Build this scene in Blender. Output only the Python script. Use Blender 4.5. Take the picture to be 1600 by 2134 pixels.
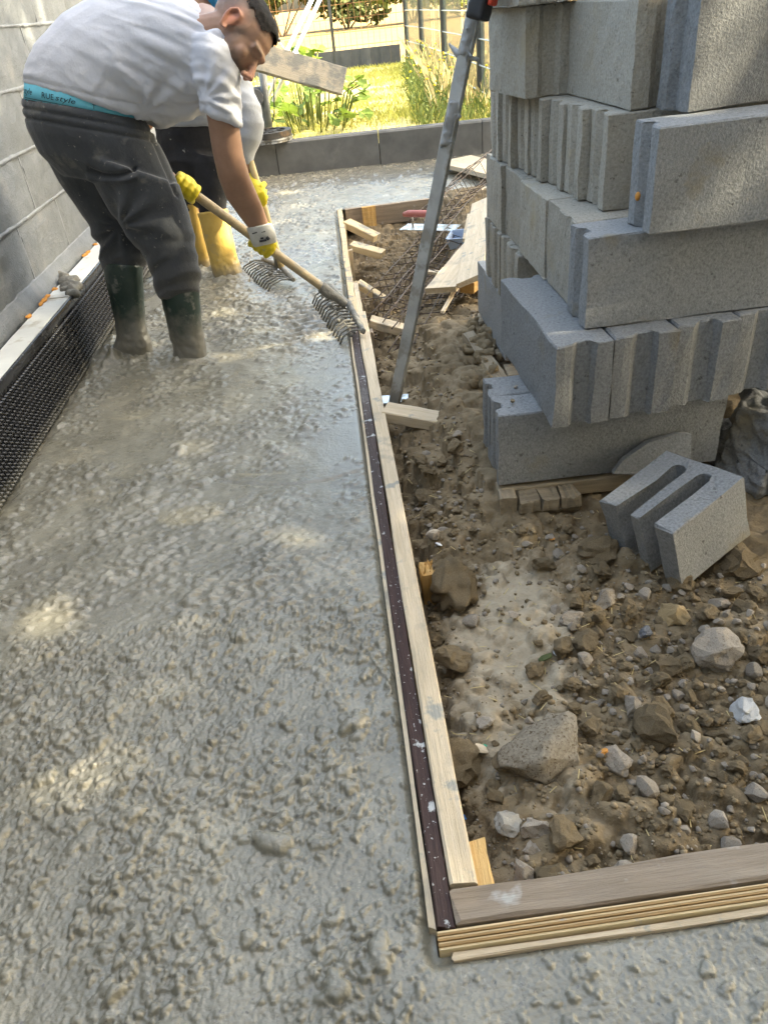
import bpy, bmesh, math, random
import numpy as np
from mathutils import Vector, Matrix
for o in list(bpy.data.objects): bpy.data.objects.remove(o)
random.seed(7); rng = np.random.default_rng(7)
SC = bpy.context.scene
COL = SC.collection
# ------------------------------------------------------------------ camera
F, CX, CY, H = 1541.0, 800.0, 1067.0, 1.08
def _n(v): v = np.asarray(v, float); return v / np.linalg.norm(v)
_dn = _n([250., 2226., 1541.]); _yv = np.array([650 - CX, 17 - CY, F])
_up = -_dn; _y = _n(_yv - _up * np.dot(_yv, _up)); _x = np.cross(_y, _up)
R = np.array([_x, _y, _up]); CAM = np.array([0, 0, H])
RX, RU, RF = R @ [1, 0, 0], R @ [0, -1, 0], R @ [0, 0, 1]
cd = bpy.data.cameras.new('camera'); co = bpy.data.objects.new('camera', cd); COL.objects.link(co)
cd.sensor_fit = 'VERTICAL'; cd.sensor_height = 24; cd.lens = F / 2134 * 24
cd.clip_start = .02; cd.clip_end = 1500
m3 = np.stack([RX, RU, -RF], 1)
mw = Matrix.Identity(4)
for i in range(3):
    for j in range(3): mw[i][j] = m3[i, j]
    mw[i][3] = CAM[i]
co.matrix_world = mw
SC.camera = co
def P(px, py, Y=None, Z=None, X=None):
    d = R @ np.array([px - CX, py - CY, F])
    t = Y / d[1] if Y is not None else ((Z - H) / d[2] if Z is not None else X / d[0])
    return CAM + t * d
def PXM(p):  # photograph pixels per metre at point p
    return F / np.dot(np.asarray(p) - CAM, RF)
# ------------------------------------------------------------------ world, sun, exposure
ELEV, AZ = math.radians(42), math.radians(-12)          # sun to the side (+x), a little behind the camera
SUN = np.array([math.cos(ELEV) * math.cos(AZ), math.cos(ELEV) * math.sin(AZ), math.sin(ELEV)])
W = bpy.data.worlds.new('World'); SC.world = W; W.use_nodes = True
wn = W.node_tree.nodes; wl = W.node_tree.links
bg = wn['Background']; sky = wn.new('ShaderNodeTexSky'); sky.sky_type = 'NISHITA'; sky.sun_disc = False
sky.sun_elevation = ELEV; sky.sun_rotation = math.atan2(SUN[0], SUN[1]); sky.dust_density = 5.0; sky.air_density = 1.0; sky.ozone_density = 1.0
wl.new(sky.outputs[0], bg.inputs[0]); bg.inputs[1].default_value = .15
sl = bpy.data.lights.new('sun', 'SUN'); sl.energy = 4.0; sl.angle = math.radians(.53); sl.color = (1, .93, .82)
so = bpy.data.objects.new('sun', sl); COL.objects.link(so)
so.rotation_euler = Vector(SUN).to_track_quat('Z', 'Y').to_euler(); so.location = (6, -2, 8)
SC.view_settings.view_transform = 'Standard'; SC.view_settings.look = 'None'
SC.view_settings.exposure = 3.2; SC.view_settings.gamma = 1.0; SC.view_settings.use_curve_mapping = False
SC.view_settings.use_white_balance = True; SC.view_settings.white_balance_temperature = 7900; SC.view_settings.white_balance_tint = 2
SC.cycles.adaptive_threshold = .004; SC.cycles.sample_clamp_indirect = 4
SC.cycles.max_bounces = 6; SC.cycles.transparent_max_bounces = 12
# ------------------------------------------------------------------ noise
_tab = rng.random((256, 256))
def vnoise(x, y, seed=0):
    x = np.asarray(x, float) + seed * 17.31; y = np.asarray(y, float) + seed * 9.77
    xi = np.floor(x).astype(int); yi = np.floor(y).astype(int); fx = x - xi; fy = y - yi
    fx = fx * fx * (3 - 2 * fx); fy = fy * fy * (3 - 2 * fy)
    a = _tab[xi % 256, yi % 256]; b = _tab[(xi + 1) % 256, yi % 256]; c = _tab[xi % 256, (yi + 1) % 256]; d = _tab[(xi + 1) % 256, (yi + 1) % 256]
    return (a * (1 - fx) + b * fx) * (1 - fy) + (c * (1 - fx) + d * fx) * fy
def fbm(x, y, o=4, seed=0, g=.5):
    s = 0; a = 1; t = 0
    for i in range(o):
        s = s + a * vnoise(x * 2 ** i, y * 2 ** i, seed + i * 3); t += a; a *= g
    return s / t - .5
def fbm3(p, f, o=3, seed=0):
    return (fbm(p[:, 0] * f + p[:, 2] * f * .37, p[:, 1] * f - p[:, 2] * f * .61, o, seed) + fbm(p[:, 1] * f * .7 + 11, p[:, 2] * f + p[:, 0] * f * .3, o, seed + 5) + fbm(p[:, 2] * f + 5, p[:, 0] * f * .8 + 3, o, seed + 9)) * .7
def sst(x, a, b):
    t = np.clip((np.asarray(x, float) - a) / (b - a), 0, 1); return t * t * (3 - 2 * t)
# ------------------------------------------------------------------ mesh helpers
def mesh_np(name, V, Q, smooth=False):
    V = np.asarray(V, np.float32); Q = np.asarray(Q, np.int32); k = Q.shape[1]
    me = bpy.data.meshes.new(name); me.vertices.add(len(V)); me.vertices.foreach_set('co', V.ravel())
    me.loops.add(Q.size); me.loops.foreach_set('vertex_index', Q.ravel())
    me.polygons.add(len(Q)); me.polygons.foreach_set('loop_start', np.arange(0, Q.size, k, dtype=np.int32))
    me.polygons.foreach_set('loop_total', np.full(len(Q), k, np.int32))
    me.update(calc_edges=True); me.validate()
    if smooth: me.polygons.foreach_set('use_smooth', np.ones(len(me.polygons), bool))
    return me
def fattr(me, name, vals):
    a = me.attributes.new(name, 'FLOAT', 'POINT'); a.data.foreach_set('value', np.asarray(vals, np.float32))
def link(name, me, mat=None, parent=None, loc=None, rot=None):
    o = bpy.data.objects.new(name, me); COL.objects.link(o)
    if mat is not None and me is not None and not me.materials: me.materials.append(mat)
    if parent is not None: o.parent = parent
    if loc is not None: o.location = loc
    if rot is not None: o.rotation_euler = rot
    return o
def tag(o, label=None, cat=None, group=None, kind=None):
    if label: o['label'] = label
    if cat: o['category'] = cat
    if group: o['group'] = group
    if kind: o['kind'] = kind
    return o
def thing(name, label, cat, loc=(0, 0, 0), rot=None, group=None):
    o = bpy.data.objects.new(name, None); COL.objects.link(o); o.location = loc; o.empty_display_size = .1
    if rot is not None: o.rotation_euler = rot
    return tag(o, label, cat, group)
class G:
    """collects verts and faces"""
    def __init__(s): s.v = []; s.f = []
    def add(s, V, Fs):
        n = len(s.v); s.v += [tuple(map(float, p)) for p in V]; s.f += [tuple(int(i) + n for i in f) for f in Fs]; return s
    def box(s, c, d, M=None):
        x, y, z = np.array(d) / 2
        V = np.array([(-x, -y, -z), (x, -y, -z), (x, y, -z), (-x, y, -z), (-x, -y, z), (x, -y, z), (x, y, z), (-x, y, z)])
        if M is not None: V = V @ np.array(M).T
        return s.add(V + np.array(c), [(0, 3, 2, 1), (4, 5, 6, 7), (0, 1, 5, 4), (1, 2, 6, 5), (2, 3, 7, 6), (3, 0, 4, 7)])
    def loft(s, rings, cap=True):
        k = len(rings[0]); V = [p for r in rings for p in r]; Fs = []
        for i in range(len(rings) - 1):
            for j in range(k):
                a = i * k + j; b = i * k + (j + 1) % k; Fs.append((a, b, b + k, a + k))
        if cap: Fs.append(tuple(range(k - 1, -1, -1))); Fs.append(tuple((len(rings) - 1) * k + j for j in range(k)))
        return s.add(V, Fs)
    def tube(s, pts, r, k=8, cap=True):
        pts = [np.array(p, float) for p in pts]; rr = r if hasattr(r, '__len__') else [r] * len(pts)
        rings = []; u = None
        for i, p in enumerate(pts):
            t = _n(pts[min(i + 1, len(pts) - 1)] - pts[max(i - 1, 0)])
            if u is None: u = _n(np.cross(t, [0, 0, 1] if abs(t[2]) < .9 else [1, 0, 0]))
            u = _n(u - t * np.dot(u, t)); v = np.cross(t, u)
            rings.append([p + rr[i] * (math.cos(a) * u + math.sin(a) * v) for a in np.linspace(0, 2 * math.pi, k, endpoint=False)])
        return s.loft(rings, cap)
    def ell(s, c, A, nu=16, nv=10):
        c = np.array(c); A = [np.array(a, float) for a in A]; rings = []
        for i in range(nv):
            th = math.pi * (i + .5) / nv
            rings.append([c + A[0] * math.sin(th) * math.cos(p) + A[1] * math.sin(th) * math.sin(p) + A[2] * math.cos(th) for p in np.linspace(0, 2 * math.pi, nu, endpoint=False)])
        return s.loft(rings)
    def sph(s, c, r, n=10): return s.ell(c, [(r, 0, 0), (0, r, 0), (0, 0, r)], n, max(6, n // 2 + 1))
    def mesh(s, name, smooth=False):
        me = bpy.data.meshes.new(name); me.from_pydata(s.v, [], s.f); me.update()
        if smooth: me.polygons.foreach_set('use_smooth', np.ones(len(me.polygons), bool))
        return me
    def obj(s, name, mat, parent=None, smooth=False, loc=None, rot=None): return link(name, s.mesh(name, smooth), mat, parent, loc, rot)
def fixnormals(me):
    bm = bmesh.new(); bm.from_mesh(me); bmesh.ops.recalc_face_normals(bm, faces=bm.faces); bm.to_mesh(me); bm.free()
def blob(g, voxel, smooth=6, fac=.5, disp=None, name='blob'):
    """union of closed shapes in g as one continuous smooth surface"""
    me = g.mesh('t'); fixnormals(me)
    o = bpy.data.objects.new('t', me); COL.objects.link(o)
    r = o.modifiers.new('r', 'REMESH'); r.mode = 'VOXEL'; r.voxel_size = voxel
    if smooth: q = o.modifiers.new('s', 'SMOOTH'); q.iterations = smooth; q.factor = fac
    dg = bpy.context.evaluated_depsgraph_get(); dg.update()
    nm = bpy.data.meshes.new_from_object(o.evaluated_get(dg)); bpy.data.objects.remove(o); bpy.data.meshes.remove(me)
    nm.name = name
    if disp is not None:
        n = len(nm.vertices); V = np.empty(n * 3, np.float32); nm.vertices.foreach_get('co', V); V = V.reshape(-1, 3)
        N = np.empty(n * 3, np.float32); nm.vertex_normals.foreach_get('vector', N); N = N.reshape(-1, 3)
        V = V + N * disp(V)[:, None]; nm.vertices.foreach_set('co', V.astype(np.float32).ravel()); nm.update()
    nm.polygons.foreach_set('use_smooth', np.ones(len(nm.polygons), bool))
    return nm
def verts(me):
    V = np.empty(len(me.vertices) * 3, np.float32); me.vertices.foreach_get('co', V); return V.reshape(-1, 3)
def rotz(a): c, s = math.cos(a), math.sin(a); return np.array([[c, -s, 0], [s, c, 0], [0, 0, 1]])
def frame_from(a, b, side=(0, 0, 1)):
    """columns: along a->b, width, thickness-normal"""
    t = _n(np.array(b) - np.array(a)); n = np.array(side, float); n = _n(n - t * np.dot(n, t)); w = np.cross(n, t)
    return np.stack([t, w, n], 1)
# ------------------------------------------------------------------ materials
def mat(name, cols, scale=8, detail=6, rough=.8, rough2=None, bump=.3, bscale=60, bdetail=5, spec=.4, metal=0, rand=0, stretch=None, spots=(), attrs=(), coat=0, trans=0, alpha=None, nrough=.6, bump2=None, zmix=None, sheen=0, sss=0, vor=None):
    m = bpy.data.materials.new(name); m.use_nodes = True; n = m.node_tree.nodes; l = m.node_tree.links
    b = n['Principled BSDF']
    tc = n.new('ShaderNodeTexCoord'); vec = tc.outputs['Object']
    oi = None
    if rand:
        oi = n.new('ShaderNodeObjectInfo'); ad = n.new('ShaderNodeVectorMath'); ad.operation = 'MULTIPLY_ADD'
        l.new(oi.outputs['Random'], ad.inputs[0]); ad.inputs[1].default_value = (37, 23, 51); l.new(vec, ad.inputs[2]); vec = ad.outputs[0]
    if stretch:
        mp = n.new('ShaderNodeMapping'); mp.inputs['Scale'].default_value = stretch; l.new(vec, mp.inputs[0]); svec = mp.outputs[0]
    else: svec = vec
    def noise(sc, det, v=None, ro=.6):
        t = n.new('ShaderNodeTexNoise'); t.inputs['Scale'].default_value = sc; t.inputs['Detail'].default_value = det; t.inputs['Roughness'].default_value = ro
        l.new(v if v is not None else vec, t.inputs['Vector']); return t.outputs['Fac']
    def ramp(src, stops):
        r = n.new('ShaderNodeValToRGB'); e = r.color_ramp.elements
        while len(e) < len(stops): e.new(.5)
        for i, (p, c) in enumerate(stops): e[i].position = p; e[i].color = (*c, 1) if len(c) == 3 else c
        l.new(src, r.inputs[0]); return r.outputs[0]
    def mix(f, a, c):
        x = n.new('ShaderNodeMix'); x.data_type = 'RGBA'
        if isinstance(f, float): x.inputs[0].default_value = f
        else: l.new(f, x.inputs[0])
        for s, v in ((6, a), (7, c)):
            if isinstance(v, tuple): x.inputs[s].default_value = (*v, 1)
            else: l.new(v, x.inputs[s])
        return x.outputs[2]
    def mrange(src, a, c, lo=0., hi=1.):
        x = n.new('ShaderNodeMapRange'); x.inputs[1].default_value = a; x.inputs[2].default_value = c; x.inputs[3].default_value = lo; x.inputs[4].default_value = hi
        l.new(src, x.inputs[0]); return x.outputs[0]
    if isinstance(cols, tuple): cols = [(.3, tuple(v * .85 for v in cols)), (.7, tuple(min(1, v * 1.12) for v in cols))]
    nz = noise(scale, detail, svec, nrough); c = ramp(nz, cols)
    for sp in spots:   # (scale, lo, hi, colour, detail)
        c = mix(mrange(noise(sp[0], sp[4] if len(sp) > 4 else 3, svec if len(sp) > 5 else vec), sp[1], sp[2]), c, sp[3])
    rsrc = None
    for at in attrs:   # (attribute, colour, rough or None)
        a = n.new('ShaderNodeAttribute'); a.attribute_name = at[0]; c = mix(a.outputs['Fac'], c, at[1])
        if len(at) > 2 and at[2] is not None: rsrc = (a.outputs['Fac'], at[2])
    if zmix:   # (lo, hi, colour, noise amount): dirt that covers the lower end of a thing
        g = n.new('ShaderNodeNewGeometry'); sx = n.new('ShaderNodeSeparateXYZ'); l.new(g.outputs['Position'], sx.inputs[0])
        ma = n.new('ShaderNodeMath'); ma.operation = 'MULTIPLY_ADD'; l.new(noise(22, 4), ma.inputs[0]); ma.inputs[1].default_value = zmix[3]; l.new(sx.outputs[2], ma.inputs[2])
        c = mix(mrange(ma.outputs[0], zmix[0], zmix[1], 1., 0.), c, zmix[2])
    if rand:
        hs = n.new('ShaderNodeHueSaturation'); l.new(c, hs.inputs['Color']); l.new(mrange(oi.outputs['Random'], 0., 1., 1 - rand, 1 + rand), hs.inputs['Value']); c = hs.outputs[0]
    l.new(c, b.inputs['Base Color'])
    if rough2 is not None: l.new(mrange(noise(scale * 1.7, 4, svec), .35, .65, rough, rough2), b.inputs['Roughness'])
    else: b.inputs['Roughness'].default_value = rough
    if rsrc:
        x = n.new('ShaderNodeMix'); l.new(rsrc[0], x.inputs[0])
        if b.inputs['Roughness'].is_linked: l.new(b.inputs['Roughness'].links[0].from_socket, x.inputs[2])
        else: x.inputs[2].default_value = rough
        x.inputs[3].default_value = rsrc[1]; l.new(x.outputs[0], b.inputs['Roughness'])
    b.inputs['Specular IOR Level'].default_value = spec; b.inputs['Metallic'].default_value = metal
    if coat: b.inputs['Coat Weight'].default_value = coat; b.inputs['Coat Roughness'].default_value = .15
    if sheen: b.inputs['Sheen Weight'].default_value = sheen
    if sss: b.inputs['Subsurface Weight'].default_value = sss; b.inputs['Subsurface Radius'].default_value = (.01, .004, .002); b.inputs['Subsurface Scale'].default_value = 1
    nrm = None
    def addb(src, st, dist):
        nonlocal nrm
        bp = n.new('ShaderNodeBump'); bp.inputs['Strength'].default_value = st; bp.inputs['Distance'].default_value = dist
        l.new(src, bp.inputs['Height'])
        if nrm is not None: l.new(nrm, bp.inputs['Normal'])
        nrm = bp.outputs[0]
    if bump: addb(noise(bscale, bdetail, svec, .65), bump, .6 / bscale)
    if bump2: addb(noise(bump2[0], 3), bump2[1], .6 / bump2[0])
    if vor:
        t = n.new('ShaderNodeTexVoronoi'); t.inputs['Scale'].default_value = vor[0]; l.new(vec, t.inputs['Vector']); addb(t.outputs['Distance'], vor[1], .5 / vor[0])
    if nrm is not None: l.new(nrm, b.inputs['Normal'])
    if alpha is not None or trans:
        out = n['Material Output']
        if trans:
            tr = n.new('ShaderNodeBsdfTranslucent'); l.new(c, tr.inputs[0]); ms = n.new('ShaderNodeMixShader'); ms.inputs[0].default_value = trans
            l.new(b.outputs[0], ms.inputs[1]); l.new(tr.outputs[0], ms.inputs[2]); l.new(ms.outputs[0], out.inputs[0])
        else: b.inputs['Alpha'].default_value = alpha
    return m
GREY = lambda v, w=0.: (v * (1 + w), v, v * (1 - w))
M = {}
M['wet'] = mat('wet_concrete', [(.3, (.135, .126, .096)), (.52, (.19, .178, .14)), (.72, (.255, .238, .188))], scale=5, detail=8, rough=.2, rough2=.42, bump=.4, bscale=130, bdetail=8, spec=.7, spots=[(3.5, .55, .7, (.29, .265, .2), 6), (60, .6, .7, (.27, .25, .2), 4), (90, .38, .3, (.09, .086, .075), 4)], attrs=[('wetness', (.17, .16, .132), .05)], bump2=(300, .25))
M['block'] = mat('cast_concrete_block', [(.3, (.16, .165, .168)), (.45, (.225, .231, .234)), (.62, (.275, .281, .284)), (.75, (.335, .34, .34))], scale=150, detail=4, nrough=.7, rough=.95, bump=1.0, bscale=170, bdetail=5, spec=.15, rand=.14, spots=[(5, .6, .7, (.235, .215, .175), 6), (55, .66, .72, (.12, .12, .12), 3)])
M['block_warm'] = mat('weathered_warm_lit_block', [(.3, (.235, .217, .182)), (.45, (.31, .289, .247)), (.62, (.365, .342, .294)), (.75, (.43, .405, .352))], scale=150, detail=4, nrough=.7, rough=.95, bump=1.0, bscale=170, bdetail=5, spec=.15, rand=.12, spots=[(4, .58, .75, (.32, .27, .18), 4), (55, .66, .72, (.17, .15, .12), 3)])  # weathered beige; warm light on the left faces is mixed into the colour
M['wall'] = mat('wall_block', [(.3, (.19, .203, .214)), (.7, (.275, .291, .305))], scale=9, detail=10, nrough=.75, rough=.95, bump=1.0, bscale=110, spec=.15, rand=.06, spots=[(190, .36, .29, (.13, .13, .128), 2), (5, .56, .72, (.32, .32, .315), 5)])
M['mortar'] = mat('smeared_mortar', [(.3, (.23, .245, .26)), (.7, (.34, .355, .37))], scale=20, rough=.95, bump=.9, bscale=90, spec=.15)
M['kerb'] = mat('kerb_concrete', [(.3, (.1, .1, .097)), (.7, (.165, .163, .157))], scale=6, detail=8, rough=.9, bump=.35, bscale=140, spec=.2, rand=.05, spots=[(4, .6, .74, (.19, .185, .175), 4)])
M['soil'] = mat('earth', [(.28, (.11, .081, .047)), (.5, (.2, .153, .096)), (.74, (.3, .238, .16))], scale=9, detail=10, nrough=.7, rough=.97, bump=.8, bscale=110, bdetail=8, spec=.12, spots=[(34, .6, .7, (.22, .165, .105), 4)], attrs=[('sand', (.45, .39, .295), None), ('sunken', (.062, .046, .03), None)], bump2=(420, .5))
M['clod'] = mat('earth_clod', [(.3, (.145, .108, .063)), (.7, (.27, .212, .138))], scale=22, detail=8, rough=.97, bump=.8, bscale=120, bdetail=7, spec=.12, rand=.18)
M['stone'] = mat('field_stone', [(.3, (.21, .18, .145)), (.7, (.35, .31, .26))], scale=20, detail=8, rough=.85, bump=.5, bscale=120, spec=.25, rand=.25, spots=[(9, .55, .7, (.16, .115, .07), 4)])
M['sandstone'] = mat('sand_crusted_stone', [(.3, (.2, .165, .12)), (.6, (.34, .295, .23))], scale=13, detail=9, rough=.95, bump=.7, bscale=110, spec=.15, spots=[(14, .55, .65, (.12, .085, .05), 6)])
M['pale_stone'] = mat('pale_stone', [(.3, (.27, .25, .21)), (.7, (.4, .37, .32))], scale=25, rough=.9, bump=.4, bscale=110)
M['white_stone'] = mat('white_stone', [(.3, (.42, .43, .44)), (.7, (.66, .66, .64))], scale=30, rough=.8, bump=.6, bscale=90, spots=[(20, .6, .7, (.3, .24, .17), 4)])
M['ochre_stone'] = mat('ochre_stone', [(.3, (.24, .165, .075)), (.7, (.36, .27, .15))], scale=25, rough=.8, bump=.4, bscale=90)
M['slate'] = mat('slate_chip', (.12, .125, .135), rough=.7, bump=.3)
M['membrane'] = mat('black_dimpled_plastic', [(.3, (.016, .016, .018)), (.7, (.028, .028, .032))], scale=10, rough=.16, rough2=.3, bump=.08, bscale=40, spec=.5, zmix=(.025, .06, (.14, .135, .118), .05), spots=[(60, .66, .72, (.14, .135, .12), 3)])
M['foam'] = mat('white_insulation_edge', [(.3, (.55, .56, .54)), (.7, (.68, .69, .66))], scale=6, rough=.8, bump=.25, bscale=60, spots=[(7, .56, .68, (.4, .37, .31), 5)])
M['orange'] = mat('orange_foam', (.62, .27, .06), rough=.9, bump=.6, bscale=80)
def wood(name, a, b, rough=.75, **k):
    return mat(name, [(.25, a), (.5, tuple((x + y) / 2 for x, y in zip(a, b))), (.75, b)], scale=9, detail=8, rough=rough, bump=.35, bscale=26, spec=.2, stretch=(.6, 9, 9), rand=.06, **k)
CG = (.24, .23, .205)
M['pine'] = wood('pine', (.47, .375, .255), (.66, .55, .405), spots=[(9, .58, .72, (.34, .3, .24), 6), (16, .6, .66, (.33, .32, .28), 6)])
M['pine_splash'] = wood('splashed_pine', (.45, .34, .2), (.6, .49, .32), spots=[(16, .54, .6, CG, 5)])
M['pine_fresh'] = wood('fresh_pine', (.5, .29, .1), (.62, .41, .18), spots=[(30, .68, .71, (.5, .49, .46), 3)])
M['pine_old'] = wood('weathered_timber', (.2, .155, .115), (.33, .27, .21), spots=[(12, .62, .7, (.42, .4, .37), 4)])
M['dark_board'] = wood('dark_brown_board', (.028, .016, .015), (.06, .034, .03), rough=.45, spots=[(30, .62, .66, (.4, .41, .41), 5), (140, .67, .7, (.38, .38, .38), 2), (7, .6, .75, (.15, .14, .13), 6)])
M['ply'] = wood('plywood_edge', (.58, .45, .26), (.74, .6, .38), spots=[(14, .66, .72, (.45, .44, .42), 4)])
M['ply_core'] = wood('plywood_core', (.26, .16, .07), (.34, .22, .1))
M['plank_mud'] = wood('mortar_coated_plank', (.3, .26, .2), (.38, .34, .27), spots=[(8, .45, .55, (.2, .195, .175), 6)])
M['pallet'] = wood('pallet_wood', (.2, .155, .105), (.38, .31, .215))
M['alu'] = mat('cement_stained_aluminium', [(.3, (.3, .3, .285)), (.7, (.48, .48, .46))], scale=10, rough=.45, rough2=.7, bump=.25, bscale=70, metal=.25, spec=.4, spots=[(13, .52, .6, (.28, .265, .23), 6)])
M['bright_alu'] = mat('bright_aluminium', (.75, .76, .78), rough=.3, bump=0, metal=.7)
M['mudcrust'] = mat('cement_crust', [(.3, (.13, .125, .108)), (.7, (.22, .21, .185))], scale=30, rough=.6, rough2=.8, bump=.8, bscale=80, spec=.35)
M['film'] = mat('grey_plastic_film', [(.3, (.2, .2, .195)), (.7, (.34, .34, .33))], scale=18, rough=.4, bump=.4, bscale=50, spec=.5)
M['black_plastic'] = mat('black_plastic', (.018, .018, .02), rough=.45, bump=.1, spots=[(30, .64, .68, (.3, .29, .27), 4)])
M['red_plastic'] = mat('faded_red_plastic', (.42, .14, .12), rough=.5, bump=.1, spots=[(30, .6, .7, (.5, .3, .27), 4)])
M['red'] = mat('red_plastic', (.55, .06, .03), rough=.4, bump=0)
M['steel'] = mat('rusty_rebar', [(.35, (.05, .042, .038)), (.65, (.14, .1, .075))], scale=30, rough=.55, bump=.2, metal=.5)
M['iron'] = mat('cast_iron', [(.3, (.035, .033, .032)), (.7, (.08, .075, .07))], scale=15, rough=.6, bump=.3, metal=.5, spots=[(9, .58, .7, (.15, .1, .06), 4)])
M['galv'] = mat('worn_steel_blade', [(.3, (.4, .42, .45)), (.7, (.6, .62, .64))], scale=20, rough=.3, metal=.7, bump=.1, spots=[(18, .5, .58, (.2, .19, .17), 5)])
M['blue_plastic'] = mat('pale_blue_plastic', (.42, .52, .68), rough=.5, bump=0)
M['grass'] = mat('grass', [(.25, (.22, .25, .045)), (.5, (.38, .37, .1)), (.75, (.55, .47, .18))], scale=1.2, detail=5, rough=.7, bump=0, trans=.35)
M['lawn'] = mat('lawn_soil', [(.3, (.34, .3, .1)), (.55, (.48, .41, .17)), (.75, (.58, .48, .24))], scale=1.1, detail=8, rough=.95, bump=.6, bscale=20)
M['weed'] = mat('weed_stem', [(.3, (.075, .12, .025)), (.7, (.17, .2, .06))], scale=2, rough=.7, bump=0, trans=.35)
M['straw'] = mat('dry_grass', (.5, .4, .2), rough=.85, bump=0, trans=.3)
M['flower'] = mat('yellow_flower', (.7, .55, .02), rough=.6, bump=0, trans=.3)
M['squash'] = mat('squash_leaf', [(.3, (.1, .17, .025)), (.7, (.2, .28, .05))], scale=5, rough=.6, bump=.2, bscale=20, trans=.4)
M['field'] = mat('dry_field', [(.3, (.16, .1, .03)), (.7, (.24, .16, .055))], scale=.6, detail=8, rough=.95, bump=.7, bscale=6)
M['bush'] = mat('bush_leaf', [(.3, (.045, .065, .018)), (.7, (.12, .14, .045))], scale=1.5, rough=.65, bump=0, trans=.3)
M['crown'] = mat('tree_leaf', (.06, .08, .025), rough=.6, bump=0)
M['lime'] = mat('lime_leaf', [(.3, (.14, .19, .03)), (.7, (.24, .28, .07))], scale=1.5, rough=.65, bump=0, trans=.4)
M['bark'] = mat('bark', (.09, .07, .05), rough=.95, bump=.7, bscale=30)
M['post'] = mat('anthracite_metal', (.028, .032, .037), rough=.4, bump=0, spec=.5)
M['strip'] = mat('grey_green_privacy_strip', [(.3, (.05, .07, .075)), (.7, (.1, .13, .135))], scale=3, rough=.25, bump=0, alpha=.5)
M['wire'] = mat('galvanised_wire', (.5, .52, .53), rough=.35, metal=.6, bump=0)
M['rustwire'] = mat('rusty_wire', (.2, .1, .045), rough=.8, bump=0)
M['base_panel'] = mat('dark_base_panel', (.055, .06, .07), rough=.7, bump=.2, bscale=30)
M['machine'] = mat('dusty_grey_paint', [(.3, (.14, .155, .17)), (.7, (.25, .27, .29))], scale=9, rough=.6, bump=.1, spots=[(12, .58, .66, (.32, .31, .28), 4)])
M['skin'] = mat('skin', [(.3, (.26, .148, .1)), (.7, (.35, .205, .142))], scale=18, rough=.5, bump=.12, bscale=160, spec=.35, sss=.08, attrs=[('stubble', (.1, .07, .055), None), ('flush', (.5, .17, .12), None)])
M['hair'] = mat('dark_hair', [(.3, (.006, .005, .0045)), (.7, (.02, .015, .012))], scale=60, spec=.2, rough=.75, bump=.9, bscale=220, stretch=(1, 1, 3))
M['shirt'] = mat('pale_grey_cotton', [(.3, (.48, .495, .555)), (.7, (.55, .565, .625))], scale=5, rough=.95, bump2=(30, .08), bump=.1, bscale=60, spec=.1, sheen=.15)
M['sweat'] = mat('charcoal_sweatpants', [(.3, (.036, .04, .047)), (.7, (.064, .069, .077))], scale=9, detail=8, rough=.97, bump=.3, bscale=90, spec=.1, sheen=.25, spots=[(13, .6, .7, (.11, .11, .105), 5), (45, .66, .7, (.2, .195, .18), 4)], zmix=(.3, .5, (.07, .07, .07), .15))
M['band'] = mat('light_blue_waistband', (.13, .47, .6), rough=.85, bump=.2, bscale=300)
M['print'] = mat('black_print', (.012, .014, .02), rough=.8, bump=0)
M['boot'] = mat('dark_green_rubber', [(.3, (.012, .028, .022)), (.7, (.03, .05, .042))], scale=12, rough=.3, rough2=.55, bump=.15, bscale=40, spec=.5, zmix=(.19, .3, (.17, .16, .135), .2), spots=[(16, .56, .66, (.17, .17, .155), 6)])
M['yboot'] = mat('yellow_rubber', [(.3, (.52, .34, .085)), (.7, (.62, .44, .14))], scale=12, rough=.4, rough2=.6, bump=.15, bscale=40, spec=.4, zmix=(.055, .13, (.22, .2, .165), .09), spots=[(10, .58, .68, (.42, .33, .18), 5)])
M['yglove'] = mat('yellow_coated_glove', [(.3, (.6, .47, .02)), (.7, (.72, .58, .05))], scale=30, rough=.55, bump=.3, bscale=60, spots=[(25, .62, .7, (.42, .37, .2), 4)])
M['cuff'] = mat('white_knit_cuff', [(.3, (.5, .5, .48)), (.7, (.64, .63, .6))], scale=40, rough=.95, bump=.5, bscale=160)
M['black_cloth'] = mat('black_work_trousers', [(.3, (.009, .009, .011)), (.7, (.02, .02, .023))], scale=9, rough=.9, bump=.3, bscale=60, spots=[(26, .69, .73, (.2, .2, .19), 3)])
M['hoodie'] = mat('grey_hoodie', [(.3, (.3, .32, .36)), (.7, (.38, .4, .44))], scale=6, rough=.95, bump=.25, bscale=70, sheen=.2)
M['cap'] = mat('bright_blue_cap', (.02, .3, .62), rough=.7, bump=.1)
M['handle'] = mat('worn_ash_handle', [(.3, (.3, .23, .14)), (.7, (.47, .38, .25))], scale=7, rough=.6, bump=.2, bscale=40, stretch=(5, 5, 5), spots=[(14, .56, .66, (.23, .215, .185), 5)])
M['handle_new'] = mat('pale_wood_handle', (.5, .38, .2), rough=.6, bump=.1, spots=[(14, .62, .68, CG, 5)])
M['paper'] = mat('white_scrap', (.7, .72, .76), rough=.7, bump=0)
M['bluebit'] = mat('blue_scrap', (.03, .2, .6), rough=.5, bump=0)
M['greenbit'] = mat('green_scrap', (.03, .35, .2), rough=.5, bump=0)
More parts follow.
